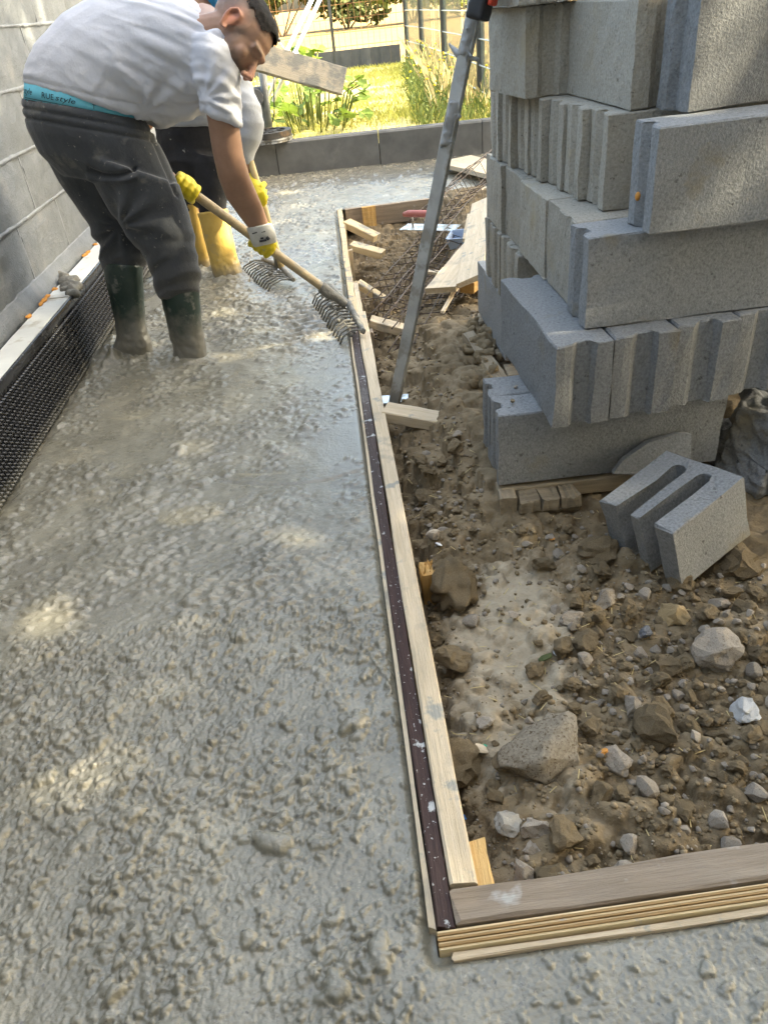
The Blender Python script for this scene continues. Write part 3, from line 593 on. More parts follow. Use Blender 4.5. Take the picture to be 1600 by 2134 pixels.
for k, (a, b) in enumerate([(1.69, 1.925), (1.928, 2.2), (2.203, 2.42), (2.423, 2.65)]):
    blk(.675 + (.002, -.004, .003, -.012)[k], a, Z[2], b - a, .15, HP, ['third course block with plain side, next to the broad front block', 'third course block with plain side, second from the broad front block', 'third course block with plain side, third from the broad front block', 'third course block with plain side, farthest back'][k], 'block_warm', ends=(0, 0))
blk(.85, 1.72, Z[2], .5, .15, HP, 'third course block hidden behind the plain sided ones', 'block'); blk(.85, 2.23, Z[2], .42, .15, HP, 'third course block hidden at the back', 'block')
blk(.628, 1.522, Z[3], .56, .118, .035, 'fourth course front block overhanging the broad one, a snail on its end', 'block')
ord4 = ['nearest the overhanging front block', 'second behind the overhanging front block', 'third behind the overhanging front block', 'fourth behind the overhanging front block', 'fifth behind the overhanging front block', 'sixth behind the overhanging front block', 'farthest back']
for k in range(7):
    y = 1.752 + k * .1225; blk(.602 - .113 * (y - 1.752) + (.004, -.003, .002, -.004, .003, -.002, 0)[k], y, Z[3], .42, .118, -.0, 'fourth course block with grooved upright end, ' + ord4[k], 'block_warm')
blk(.646, 2.158, Z[4], .29, .13, HP + .12, 'fifth course block with plain sandy side nearest the leaning bar', 'block_warm', ends=(1, 0))
blk(.80, 1.76, Z[4], .4, .15, HP + .05, 'fifth course block with large plain sandy side in the middle', 'block_warm', ends=(1, 1))
blk(.725, 1.632, Z[4], .5, .105, .22, 'fifth course front block with a bright sun patch on its face', 'block')
blk(.86, 2.1, Z[4], .5, .15, .05, 'fifth course block hidden at the back of the stack', 'block')
blk(.65, 2.12, Z[5], .4, .16, HP + .1, 'darker block of the top course above the leaning bar', 'block_warm'); blk(.84, 1.85, Z[5], .5, .17, HP, 'top course block out above the sandy sided one', 'block_warm')
g = G(); g.ell((0, 0, 0), [(.006, 0, 0), (0, .006, 0), (0, 0, .009)], 8, 6); c = P(1331, 409, X=.626)
tag(g.obj('snail', M['orange'], None, True, (c[0] - .003, c[1], c[2])), 'small orange snail shell on the end of the overhanging block', 'snail')
# pallet under the stack
pal = thing('pallet', 'grey wooden pallet half buried under the block stack', 'pallet')
for p0, p1 in [((.365, 1.62), (.365, 2.85)), ((.78, 1.7), (.78, 2.85))]:
    plank((*p0, -.07), (*p1, -.07), .1, .075, M['pallet'], 'stringer', side=UPV, parent=pal)
for k in range(8):
    y = 1.625 + k * .168; plank((.335 if y < 1.8 else .5, y, -.002), (.84, y, -.002), .1, .045, M['pallet'], 'deck_board', side=UPV, parent=pal, jit=.002)
fa = P(1128, 1060, Y=1.55)
plank((.345, 1.538, -.04), (.345, 1.66, -.04), .042, .12, M['pallet'], 'stringer_end', side=UPV, parent=pal, jit=.002)
for k in range(3): plank((.372 + k * .052, 1.548, -.005), (.418 + k * .052, 1.548, -.005), .06, .035, M['pallet'], 'deck_end', side=UPV, parent=pal, jit=.002)
plank((.372, 1.555, -.04), (.53, 1.555, -.04), .03, .028, M['pallet'], 'cross_board', side=UPV, parent=pal); plank((.372, 1.56, -.085), (.47, 1.56, -.085), .03, .05, M['pallet'], 'foot_block', side=UPV, parent=pal)
plank(P(975, 700, Z=.035), P(1045, 800, Z=.02), .045, .03, M['pallet'], 'side_board', side=UPV, parent=pal, jit=.003)
# loose slotted block
def slotted():
    L, T, h = .2185, .209, .165; g = G(); sl = []
    w = T / 5 * 1.02
    out = [(0, -T / 2), (L, -T / 2), (L, T / 2), (0, T / 2)]
    def slot(yc): 
        r = .0185; pts = [(0, yc + r * 1.15), (L * .55, yc + r)]
        for a in np.linspace(math.pi / 2, -math.pi / 2, 7): pts.append((L * .80 + r * math.cos(a), yc + r * math.sin(a)))
        return pts + [(L * .55, yc - r), (0, yc - r * 1.15)]
    o = [(L * .0, -T / 2), (L * .33, -T / 2), (L * .66, -T / 2), (L, -T / 2), (L, -T / 6), (L, T / 6), (L, T / 2), (L * .66, T / 2), (L * .33, T / 2), (0, T / 2)] + slot(T * .165) + slot(-T * .165)
    o = np.array(o); rs = np.random.default_rng(5); rings = []
    for i, z in enumerate([-h / 2, -h / 2 + .004, -h * .2, h * .15, h / 2 - .004, h / 2]):
        q = o + rs.standard_normal(o.shape) * .0015; sc = .985 if i in (0, 5) else 1
        q[:, 0] = (q[:, 0] - L / 2) * sc; q[:, 1] *= sc
        rings.append([(p[0], p[1], z + rs.standard_normal() * .0015) for p in q])
    g.loft(rings); me = g.mesh('slotted_block'); fixnormals(me); return me
A_, B_, D_ = P(1257, 1047, Z=.095), P(1380, 937, Z=.095), P(1392, 1110, Z=.095)
yaw = math.atan2(B_[1] - A_[1], B_[0] - A_[0]); ctr = (B_ + D_) / 2
lb = link('slotted_block', slotted(), M['block'], None, (.683, 1.336, .048), (-.135, -.226, .48)); tag(lb, 'loose grey concrete block with two open slots lying on the rubble', 'block')
# broken lump and shard
def chunk(r, seed, sub=3, amp=.35, flat=1.0, facet=True):
    bm = bmesh.new(); bmesh.ops.create_icosphere(bm, subdivisions=sub, radius=1); rs = np.random.default_rng(seed)
    V = np.array([v.co[:] for v in bm.verts])
    for _ in range(13 if facet else 5):
        n = _n(rs.standard_normal(3)); dd = rs.uniform(.48, .8); s = V @ n; V = V - np.outer(np.maximum(s - dd, 0), n)
    V = V * (1 + amp * .5 * fbm3(V * 1.0, 1.7, 4, seed % 50) + ((.4 if sub > 2 else .1) if facet else .6) * fbm3(V, 4.5, 4, seed % 40 + 3))[:, None] * np.array(r) * 1.15
    for v, p in zip(bm.verts, V): v.co = p
    me = bpy.data.meshes.new('stone'); bm.to_mesh(me); bm.free()
    me.polygons.foreach_set('use_smooth', np.full(len(me.polygons), sub > 3)); return me
g = G(); g.box((0, 0, 0), (.2, .2, .2), rotz(.3)); g.box((.02, .02, -.06), (.26, .24, .1), rotz(-.2))
me = blob(g, .0065, 5, disp=lambda V: .05 * fbm3(V, 13, 3, 3) + .03 * fbm3(V, 55, 3, 8), name='broken_block'); c = P(1600, 935, Z=.04)
tag(link('broken_block', me, M['block'], None, (c[0] + .045, c[1] + .05, .03), (.1, .12, .5)), 'broken lump of concrete block with a crumbled edge beside the stack', 'rubble')
g = G(); sh = [(-.115, 0), (-.09, .035), (-.03, .075), (.045, .09), (.075, .085), (.078, -.01), (.06, -.025)]
g.loft([[(x, -.012 + .002 * random.random(), z) for x, z in sh], [(x * .97, .012, z * .97) for x, z in sh]]); me = g.mesh('block_shard'); fixnormals(me)
c = P(1415, 945, Z=.06); tag(link('block_shard', me, M['block'], None, (.72, 1.538, .055), (-.15, 0, -.03)), 'flat grey shard leaning against the bottom front block', 'rubble')
# ------------------------------------------------------------------ people
def ring2(pa, pb, Y, rv, k=24, Yb=None):
    A, B = P(*pa, Y=Y), P(*pb, Y=Yb if Yb else Y); c = (A + B) / 2; U = (B - A) / 2; v = _n(c - CAM) * rv
    return [c + U * math.cos(a) + v * math.sin(a) for a in np.linspace(0, 2 * math.pi, k, endpoint=False)]
def rings(lst, k=24): return [ring2(*r, k=k) for r in lst]
def folds(V, a, b, fa, fb, amp, seed=0):
    a, b = _n(a), _n(b); n = fbm((V @ a) * fa, (V @ b) * fb, 3, seed); return amp * (1 - np.abs(n) * 5).clip(-1, 1)
# ---- worker raking in front
p1 = thing('person', 'bent over worker in pale grey t-shirt, charcoal sweatpants and green boots, raking', 'person', tuple(P(320, 740, Z=0)))
p1.location = (-.8, 2.87, 0)
OFF1 = np.array([-.8, 2.87, 0])
def part(name, me, m, parent, off, lab=None):
    V = verts(me) - off; me.vertices.foreach_set('co', V.astype(np.float32).ravel()); me.update()
    o = link(name, me, m, parent)
    if lab: o['label'] = lab
    return o
hs = 1.04
hc = P(498, 73, Y=2.76)
hu = _n(.85 * RX + .53 * RU - .08 * RF); hf = .53 * RX - .85 * RU + .04 * RF; hf = _n(hf - hu * np.dot(hf, hu)); hr = np.cross(hf, hu)
def hl(f, u, r): return hc + hs * (f * hf + u * hu + r * hr)
def hE(g, c, rad, n=14): g.ell(hl(*c), [hf * rad[0] * hs, hu * rad[1] * hs, hr * rad[2] * hs], n, 9)
g = G()
hE(g, (-.014, .028, 0), (.103, .082, .078), 20); hE(g, (.036, -.015, 0), (.060, .083, .062)); hE(g, (.025, -.072, 0), (.056, .042, .05)); hE(g, (.066, -.098, 0), (.024, .02, .024))
g.tube([hl(.088, .004, 0), hl(.108, -.022, 0), hl(.124, -.045, 0)], [.009, .0115, .0145], 8); g.sph(hl(.107, -.049, .012), .0105, 8); g.sph(hl(.107, -.049, -.012), .0105, 8)
g.tube([hl(.072, .018, -.046), hl(.089, .02, -.018), hl(.089, .02, .018), hl(.072, .018, .046)], .0125, 8)
for s in (-1, 1): hE(g, (.066, -.022, s * .042), (.022, .02, .018)); g.sph(hl(.078, -.001, s * .03), .012, 8)
hE(g, (.094, -.07, 0), (.011, .007, .023)); hE(g, (.091, -.082, 0), (.011, .008, .02))
for s in (-1, 1):
    hE(g, (-.004, -.006, s * .077), (.016, .027, .006), 12)
    g.tube([hl(.008, -.028, s * .079), hl(-.006, -.036, s * .081), hl(-.017, -.012, s * .088), hl(-.021, .012, s * .09), hl(-.01, .03, s * .088), hl(.006, .026, s * .083), hl(.01, .01, s * .079)], [.006, .007, .006, .0055, .0055, .005, .004], 7)
# neck, shoulders, trunk, arms, legs under the clothes
nb = P(432, 66, Y=2.86)
g.tube([hl(-.02, -.02, 0), hl(-.045, -.085, 0), nb, P(385, 95, Y=2.9)], [.066, .064, .078, .09], 16)
g.loft(rings([((66, 188), (275, 236), 2.9, .13), ((75, 140), (290, 240), 2.9, .14), ((105, 85), (315, 245), 2.9, .15), ((160, 30), (340, 240), 2.9, .16), ((230, 0), (370, 232), 2.9, .165), ((300, -15), (405, 215), 2.89, .165), ((365, -8), (435, 190), 2.88, .16), ((405, 15), (455, 150), 2.87, .12)]))
arm = [((405, 110), (480, 105), 2.73, .055), ((418, 170), (488, 180), 2.72, .055), ((430, 235), (498, 256), 2.725, .05), ((443, 318), (508, 322), 2.735, .047), ((455, 370), (521, 368), 2.75, .046), ((472, 414), (536, 403), 2.77, .043), ((495, 446), (550, 436), 2.79, .036), ((515, 472), (558, 460), 2.80, .029), ((530, 490), (566, 480), 2.81, .024)]
g.loft(rings(arm))
g.tube([P(385, 120, Y=3.03), P(285, 265, Y=3.12), P(318, 340, Y=3.06), P(366, 384, Y=2.99)], [.055, .045, .034, .026], 12)
g.loft(rings([((110, 300), (340, 360), 2.88, .12), ((240, 420), (375, 440), 2.83, .07), ((335, 560), (405, 570), 2.82, .055), ((350, 640), (408, 640), 2.81, .045), ((372, 735), (412, 730), 2.80, .04)]))
g.loft(rings([((105, 300), (260, 370), 2.97, .1), ((160, 420), (285, 450), 2.98, .07), ((225, 535), (290, 540), 2.95, .055), ((240, 620), (290, 620), 2.93, .045), ((255, 705), (295, 700), 2.92, .04)]))
body = blob(g, .0045, 3, .5, name='body')
V = verts(body); L = (V - hc) / hs; lf, lu, lr = L @ hf, L @ hu, L @ hr; near = np.linalg.norm(L, axis=1) < .17
hair_d = lu - (.035 + .10 * sst(lf, .0, .07) - .02 * sst(-lf, .02, .09))          # above the hair line
fade = sst(hair_d, -.065, .02) * (lf < .085)
beard = sst(-lu, .02, .055) * sst(lf, -.005, .03) * (1 - .7 * sst(lf, .095, .115)) * (1 - .6 * sst(lu, -.05, -.03) * sst(lf, .06, .08))
beard = np.maximum(beard, np.exp(-((lf - .03) / .02) ** 2) * sst(-lu, -.04, .0) * .9); brow = np.exp(-((lu - .022) / .006) ** 2) * sst(lf, .06, .075) * sst(np.abs(lr), .008, .02)
lash = np.exp(-((lu - .0) / .004) ** 2) * sst(lf, .072, .078) * sst(np.abs(lr), .016, .022) * .6
st = near * np.clip(np.maximum.reduce([fade * .88, beard * .92, brow * .97, lash]), 0, 1) * np.clip(.9 + .5 * fbm3(V, 160, 2), 0, 1)
fattr(body, 'stubble', st)
ear = near * np.exp(-(((lf + .004) / .024) ** 2 + (lu / .038) ** 2)) * (np.abs(lr) > .07) * .55 + near * np.exp(-((lf - .12) / .02) ** 2) * .25
fattr(body, 'flush', ear)
part('body', body, M['skin'], p1, OFF1)
g = G(); hE(g, (-.014, .03, 0), (.105, .085, .0795), 26); hE(g, (.02, .042, 0), (.072, .07, .06), 22)
hair = blob(g, .0045, 4, name='hair', disp=lambda V: .005 * fbm3(V, 70, 3, 4) + .003)
bm = bmesh.new(); bm.from_mesh(hair); V = np.array([v.co[:] for v in bm.verts]); L = (V - hc) / hs; lf, lu, lr = L @ hf, L @ hu, L @ hr
hd = lu - (.036 + .052 * sst(lf, .03, .085) - .012 * sst(-lf, .02, .09)) + .022 * fbm3(V, 150, 2, 2) - .03 * sst(np.abs(lr), .05, .075)
bmesh.ops.delete(bm, geom=[v for v, h in zip(bm.verts, hd) if h < 0], context='VERTS'); bm.to_mesh(hair); bm.free()
part('hair', hair, M['hair'], p1, OFF1)
# t-shirt
g = G()
g.loft(rings([((50, 176), (303, 236), 2.9, .15), ((48, 150), (312, 256), 2.9, .155), ((72, 92), (326, 262), 2.9, .165), ((128, 28), (348, 262), 2.9, .175), ((200, -15), (380, 252), 2.9, .18), ((280, -34), (415, 238), 2.89, .18), ((350, -26), (446, 218), 2.88, .178), ((400, 0), (474, 185), 2.86, .15), ((428, 26), (482, 128), 2.85, .1)]))
g.loft(rings([((385, 75), (470, 60), 2.78, .09), ((398, 110), (488, 98), 2.745, .085), ((404, 150), (493, 150), 2.73, .075), ((412, 195), (498, 208), 2.725, .07), ((424, 230), (503, 264), 2.725, .066)]))
g.tube([P(390, 90, Y=2.98), P(340, 180, Y=3.05), P(305, 225, Y=3.08)], [.09, .075, .066], 14)
def shirt_d(V):
    px = (V - CAM) @ RX / ((V - CAM) @ RF) * F + CX; py = -((V - CAM) @ RU) / ((V - CAM) @ RF) * F + CY
    tw = sst(px, 60, 160)
    d = folds(V, .72 * RX - .3 * RU + .3 * RF, .45 * RX + .9 * RU, 4.5, 17, .008, 3) * sst(py, 20, 130) * (.4 + .6 * sst(px, 120, 260))
    d += folds(V, RX, .35 * RX + RU, 3.5, 30, .005, 8) * sst(px, 150, 300)
    q = np.hypot(px - 305, py - 238); d += .0045 * np.cos(np.arctan2(py - 238, px - 305) * 9 + 5 * fbm(px * .02, py * .02, 3, 2)) * sst(q, 0, 30) * (1 - sst(q, 60, 190)) * (px < 420)
    q = np.hypot(px - 428, py - 205); d += .0035 * np.cos(np.arctan2(py - 205, px - 428) * 10 + 1 + 5 * fbm(px * .025, py * .025, 3, 4)) * sst(q, 4, 25) * (1 - sst(q, 50, 120))
    e = (px - 50) * .245 + 176 - py; d += -.0035 * np.exp(-((e - 14) / 2.2) ** 2) * (px < 300)           # hem stitch
    d += -.003 * np.exp(-(((px - 424) * .43 + 214 - py) / 2.2) ** 2) * (px > 408) * (py < 250)            # sleeve stitch
    return d
shirt = blob(g, .006, 5, .5, disp=shirt_d, name='t_shirt'); part('t_shirt', shirt, M['shirt'], p1, OFF1)
# sweatpants
g = G()
g.loft(rings([((47, 205), (303, 252), 2.9, .158), ((48, 225), (318, 276), 2.9, .165), ((58, 268), (345, 328), 2.9, .17), ((82, 318), (368, 378), 2.89, .155), ((130, 365), (370, 410), 2.88, .12)]))
g.loft(rings([((165, 318), (374, 385), 2.83, .125), ((212, 405), (392, 440), 2.82, .105), ((252, 468), (405, 495), 2.815, .095), ((290, 518), (411, 538), 2.81, .085), ((316, 560), (414, 572), 2.81, .078), ((328, 598), (414, 600), 2.81, .07), ((334, 618), (409, 612), 2.81, .06)]))
g.loft(rings([((84, 305), (265, 380), 2.97, .12), ((125, 380), (292, 432), 2.98, .1), ((166, 440), (305, 485), 2.97, .09), ((196, 490), (306, 515), 2.96, .083), ((212, 532), (303, 546), 2.95, .075), ((216, 560), (297, 562), 2.945, .06)]))
def pants_d(V):
    px = (V - CAM) @ RX / ((V - CAM) @ RF) * F + CX; py = -((V - CAM) @ RU) / ((V - CAM) @ RF) * F + CY
    d = .004 * folds(V, RU, RX, 5, 7, 1, 15)
    d += folds(V, RX + .25 * RU, RU - .3 * RX, 4, 17, .011, 6) * sst(py, 440, 560)                        # bunched above the boots
    d += .006 * np.cos(np.arctan2(py - 470, px - 250) * 9) * (1 - sst(np.hypot(px - 250, py - 470), 20, 150)) * sst(np.hypot(px - 250, py - 470), 5, 30)
    w = py - (205 + (px - 47) * .185)
    d += -.006 * np.exp(-((w - 19) / 3) ** 2) - .006 * np.exp(-((w - 38) / 3) ** 2)   # elastic waist
    pk = ((px - 235) / 50) ** 2; d += -.012 * np.exp(-((py - (352 + 14 * (1 - pk))) / 5) ** 2) * (pk < 1) + .006 * np.exp(-((py - (368 + 8 * (1 - pk))) / 5) ** 2) * (pk < 1.1)   # back pocket
    sx = 318 + (py - 290) * .43; d += -.010 * np.exp(-((px - sx) / 4) ** 2) * ((py > 285) & (py < 410))                    # side pocket
    return d
pants = blob(g, .006, 5, .5, disp=pants_d, name='sweatpants'); part('sweatpants', pants, M['sweat'], p1, OFF1)
# waistband of the underwear with its print
RB0, RB1 = ((51, 168), (300, 232), 2.9, .148), ((49, 210), (303, 256), 2.9, .1535)
g = G(); g.loft([ring2(*RB0, k=48), ring2(*RB1, k=48)]); wbm_ = g.mesh('waistband', True); band = part('waistband', wbm_, M['band'], p1, OFF1, 'light blue underwear waistband with black lettering')
def band_pt(px, t, lift):
    """point on the waistband: photograph column px, t from lower (0) to upper (1) edge"""
    def on(rb):
        A, B = P(*rb[0], Y=rb[2]), P(*rb[1], Y=rb[2]); c = (A + B) / 2; U = (B - A) / 2; v = _n(c - CAM)
        s = np.clip((px - (rb[0][0] + rb[1][0]) / 2) / ((rb[1][0] - rb[0][0]) / 2), -.995, .995)
        return c + U * s - v * (rb[3] * math.sqrt(1 - s * s) + lift)
    return on(RB0) * t + on(RB1) * (1 - t)
def text_mesh(txt, size, shear=0):
    cu = bpy.data.curves.new('t', 'FONT'); cu.body = txt; cu.size = size; cu.shear = shear; cu.resolution_u = 2
    o = bpy.data.objects.new('t', cu); COL.objects.link(o); dg = bpy.context.evaluated_depsgraph_get(); dg.update()
    me = bpy.data.meshes.new_from_object(o.evaluated_get(dg)); bpy.data.objects.remove(o); bm = bmesh.new(); bm.from_mesh(me)
    bmesh.ops.subdivide_edges(bm, edges=[e for e in bm.edges if e.calc_length() > .25 * size], cuts=2); bmesh.ops.triangulate(bm, faces=bm.faces); bm.to_mesh(me); bm.free(); return me
for txt, x0, wd, t0, ht, sh in [('RUE', 90, 24, .34, .36, 0), ('style', 117, 40, .36, .36, .25), ('style', 49.6, 20, .38, .36, .25), ('T', 190, 7, .3, .36, 0)]:
    tm = text_mesh(txt, 1.0, sh); V = verts(tm); w = V[:, 0].max() - V[:, 0].min(); x0v = V[:, 0].min()
    NV = np.array([band_pt(x0 + (a - x0v) / w * wd, t0 + b * ht * 1.25, .002) for a, b in V[:, :2]]); tm.vertices.foreach_set('co', NV.astype(np.float32).ravel()); tm.update()
    o = part('lettering', tm, M['print'], p1, OFF1); o.parent = band
for t, wd in ((.16, .03), (.05, .05)):
    g = G(); xsn = np.linspace(50, 296, 40); g.v = []; 
    for x in xsn: g.v += [tuple(band_pt(x, t, .0015)), tuple(band_pt(x, t + wd, .0015))]
    g.f = [(2 * i, 2 * i + 2, 2 * i + 3, 2 * i + 1) for i in range(39)]; o = part('stripe', g.mesh('stripe'), M['print'], p1, OFF1); o.parent = band
# boots
def boot(rr, off, parent, m, name='boot', amp=.004, sole=None):
    g = G(); g.loft(rings(rr))
    if sole is not None: g.ell(sole, [(.1, .05, 0), (-.03, .05, 0), (0, 0, .05)], 14, 8)
    return part(name, blob(g, .006, 3, disp=lambda V: amp * fbm3(V, 18, 3, 3) + amp * 1.8 * fbm3(V, 60, 3, 5) * (V[:, 2] < .1), name=name), m, parent, off)
boot([((331, 603), (416, 594), 2.81, .075), ((336, 625), (417, 618), 2.81, .074), ((346, 665), (420, 655), 2.805, .068), ((354, 700), (424, 693), 2.80, .06), ((362, 728), (430, 720), 2.80, .062), ((360, 755), (435, 745), 2.80, .07), ((362, 775), (436, 765), 2.80, .07)], OFF1, p1, M['boot'], sole=np.array([-.62, 2.83, -.04]))
boot([((213, 548), (298, 553), 2.945, .075), ((217, 575), (299, 578), 2.94, .074), ((228, 620), (301, 620), 2.935, .066), ((238, 668), (304, 664), 2.925, .062), ((243, 700), (308, 692), 2.92, .068), ((236, 730), (318, 715), 2.92, .08), ((232, 755), (320, 740), 2.92, .08)], OFF1, p1, M['boot'], sole=np.array([-.88, 2.94, -.04]))
# rake 1
def tube_obj(pts, r, name, m, parent, k=10, smooth=True): g = G(); g.tube(pts, r, k); return g.obj(name, m, parent, smooth)
def rake(name, label, top, sock, bar0, bar1, tine_dir, n, m, tl=.1, hr=.017, crust=True):
    t = thing(name, label, 'rake', tuple(sock)); so_ = np.array(sock)
    ax = _n(np.array(sock) - np.array(top)); pts = [top + (sock - top) * s - so_ for s in np.linspace(0, 1, 8)]
    tube_obj(pts, [hr * .95, hr, hr, hr, hr, hr, hr * .98, hr * .9], 'handle', m, t, 12)
    g = G(); g.tube([top + (sock - top) * .86 - so_, (bar0 + bar1) / 2 - so_ + np.array([0, 0, .012])], [hr * 1.25, hr * .8], 10)
    part('socket', blob(g, .005, 2, disp=lambda V: .009 * fbm3(V, 45, 3, 4) + .003), M['mudcrust'], t, np.zeros(3))
    g = G(); g.tube([bar0 - so_, (bar0 + bar1) / 2 - so_ + np.array([.015, 0, .012]), bar1 - so_], .011, 8)
    part('bar', blob(g, .004, 1, disp=lambda V: .006 * fbm3(V, 60, 3, 7) + .002), M['mudcrust'], t, np.zeros(3))
    td = _n(tine_dir)
    for i in range(n):
        b = bar0 + (bar1 - bar0) * (i + .5) / n - so_; q = [b, b + td * tl * .4 + np.array([0, 0, .006]), b + td * tl * .8 + np.array([0, 0, -.012]), b + td * tl + np.array([0, 0, -.045])]
        q2 = [q[0], (q[0] + q[1]) / 2, q[1], (q[1] + q[2]) / 2, q[2], q[3]]; tube_obj(q2, [random.uniform(.0026, .0048) for _ in range(5)] + [.004], 'tine', M['mudcrust'], t, 7)
    g = G()
    for k in range(34):
        b = bar0 + (bar1 - bar0) * random.random() - so_ + td * tl * random.random() ** 1.6 * .8; g.sph(b + np.array([0, 0, random.uniform(-.012, .004)]), random.uniform(.005, .0095), 7)
    part('cement_coat', blob(g, .004, 1, disp=lambda V: .006 * fbm3(V, 90, 3, 2)), M['mudcrust'], t, np.zeros(3))
    return t
top1, sock1 = P(376, 383, Y=2.96), P(712, 628, Z=.075)
rake('rake', 'wooden rake with cement crusted head held by the worker in the pale shirt', top1, sock1, P(690, 600, Z=.06), P(757, 690, Z=.045), np.array([-1, -.12, -.05]), 15, M['handle'], .095, .0175)
# gloves gripping the handle
def grip(c, ax, palm_dir, wrist, sc=1.0, thumb=1):
    """gloved hand closed round a bar: c on the bar axis, ax along it, palm_dir from the axis to the back of the hand"""
    g = G(); ax = _n(ax); pd = _n(palm_dir - ax * np.dot(palm_dir, ax)); sd = np.cross(ax, pd); r = .0175 + .011
    for i, (ln, rad) in enumerate([(3.7, .0115), (4.0, .012), (3.9, .0118), (3.4, .0105)]):
        o = c + ax * (i - 1.5) * .0225 * sc; pts = []
        for a in np.linspace(-.5, ln, 9): pts.append(o + (pd * math.cos(a) + sd * math.sin(a)) * r * (1 + .12 * math.cos(a * 3)) + ax * .002 * i)
        g.tube(pts, [rad * 1.12] * 3 + [rad] * 4 + [rad * .95, rad * .75], 8)
    o = c + pd * .034; g.ell(o - sd * .014, [ax * .047, pd * .020, sd * .038], 14, 9)
    g.tube([c + pd * .03 - sd * .03 - ax * .035 * thumb, c - sd * .036 - ax * .045 * thumb, c - pd * .024 - sd * .014 - ax * .035 * thumb, c - pd * .03 + sd * .008 - ax * .02 * thumb], [.015, .0135, .0125, .009], 8)
    g.tube([o - sd * .02, (o + wrist) / 2 - sd * .01, wrist], [.032, .031, .03], 12); return g
ax1 = _n(sock1 - top1)
w1 = P(547, 474, Y=2.812); c1 = top1 + ax1 * np.linalg.norm(P(562, 503, Y=2.86) - top1)
t_ = np.dot(P(563, 506, Y=2.87) - top1, ax1); c1 = top1 + ax1 * t_
bk = w1 - c1 + np.array([0, -.05, .03])
glv = part('glove', blob(grip(c1, ax1, bk, w1), .0035, 3, disp=lambda V: .002 * fbm3(V, 60, 2, 3), name='glove'), M['yglove'], p1, OFF1, 'yellow coated work glove on the lower hand')
g = G(); g.loft(rings([((513, 475), (566, 464), 2.805, .034), ((519, 490), (573, 479), 2.812, .036), ((523, 505), (577, 492), 2.818, .035), ((530, 516), (578, 505), 2.824, .03)]))
cf = part('cuff', blob(g, .0045, 3, name='cuff'), M['cuff'], p1, OFF1, 'white knit cuff of the glove'); cf.parent = glv
for k, (x0, y0, x1, y1, w) in enumerate([(541, 503, 556, 500, .004), (543, 497, 549, 496, .003), (556, 494, 561, 499, .006), (526, 487, 536, 484, .002), (545, 484, 553, 482, .002)]):
    def cp(x, y): c = P(x, y, Y=2.8); return c - _n(c - CAM) * .022
    g = G(); g.tube([cp(x0, y0), (cp(x0, y0) + cp(x1, y1)) / 2, cp(x1, y1)], w, 5); o = part('lettering', g.mesh('lettering'), M['print'], p1, OFF1); o.parent = cf
c2 = top1 + ax1 * np.dot(P(388, 388, Y=2.95) - top1, ax1)
part('glove', blob(grip(c2, ax1, np.array([-.5, .25, .75]), P(372, 372, Y=3.0), thumb=-1), .0035, 3, name='glove'), M['yglove'], p1, OFF1, 'yellow glove on the upper hand')
# ---- worker behind
OFF2 = np.array([-.65, 3.95, 0])
p2 = thing('person', 'worker in grey hoodie, black trousers and yellow boots bending behind the first one', 'person', tuple(OFF2))
h2 = P(402, -6, Y=3.72)
u2, f2_ = _n(.5 * RX + .75 * RU - .1 * RF), _n(.8 * RX - .5 * RU - .1 * RF); f2_ = _n(f2_ - u2 * np.dot(f2_, u2)); r2 = np.cross(f2_, u2)
def h2l(f, u, r): return h2 + f * f2_ + u * u2 + r * r2
g = G(); g.ell(h2l(-.01, .03, 0), [f2_ * .1, u2 * .085, r2 * .077]); g.ell(h2l(.03, -.03, 0), [f2_ * .065, u2 * .085, r2 * .06]); g.ell(h2l(.05, -.095, 0), [f2_ * .035, u2 * .03, r2 * .035])
g.tube([h2l(.09, .0, 0), h2l(.12, -.04, 0)], [.01, .014], 8)
for s in (-1, 1): g.ell(h2l(0, -.01, s * .078), [f2_ * .018, u2 * .03, r2 * .01])
g.tube([h2l(-.02, -.03, 0), h2l(-.06, -.11, 0), P(390, 90, Y=3.9)], [.06, .06, .1], 14)
g.loft(rings([((340, 245), (460, 250), 4.0, .11), ((345, 150), (470, 170), 3.95, .12), ((350, 90), (470, 110), 3.9, .12), ((370, 40), (440, 60), 3.85, .08)]))
g.tube([P(470, 130, Y=3.78), P(515, 250, Y=3.72), P(510, 345, Y=3.72), P(520, 385, Y=3.76)], [.06, .05, .038, .028], 12)
g.tube([P(370, 120, Y=4.0), P(380, 250, Y=4.1), P(450, 330, Y=3.95), P(490, 350, Y=3.82)], [.055, .048, .036, .03], 12)
g.loft(rings([((375, 250), (440, 255), 4.0, .08), ((420, 380), (458, 385), 3.88, .05), ((440, 480), (478, 478), 3.86, .045), ((458, 560), (488, 555), 3.85, .04)]))
g.loft(rings([((360, 250), (420, 255), 4.02, .08), ((376, 380), (408, 382), 4.03, .05), ((398, 480), (425, 478), 4.03, .045), ((415, 550), (440, 545), 4.03, .04)]))
part('body', blob(g, .007, 3, name='body'), M['skin'], p2, OFF2)
g = G(); g.ell(h2l(-.01, .045, 0), [f2_ * .108, u2 * .08, r2 * .085], 18); g.ell(h2l(.12, .03, 0), [f2_ * .075, u2 * .012, r2 * .07], 16)
part('cap', blob(g, .005, 3, name='cap'), M['cap'], p2, OFF2, 'bright blue cap')
g = G(); g.loft(rings([((325, 262), (474, 262), 4.0, .15), ((322, 220), (492, 225), 3.98, .155), ((330, 150), (505, 170), 3.93, .16), ((340, 90), (500, 110), 3.88, .155), ((365, 50), (460, 70), 3.85, .1)]))
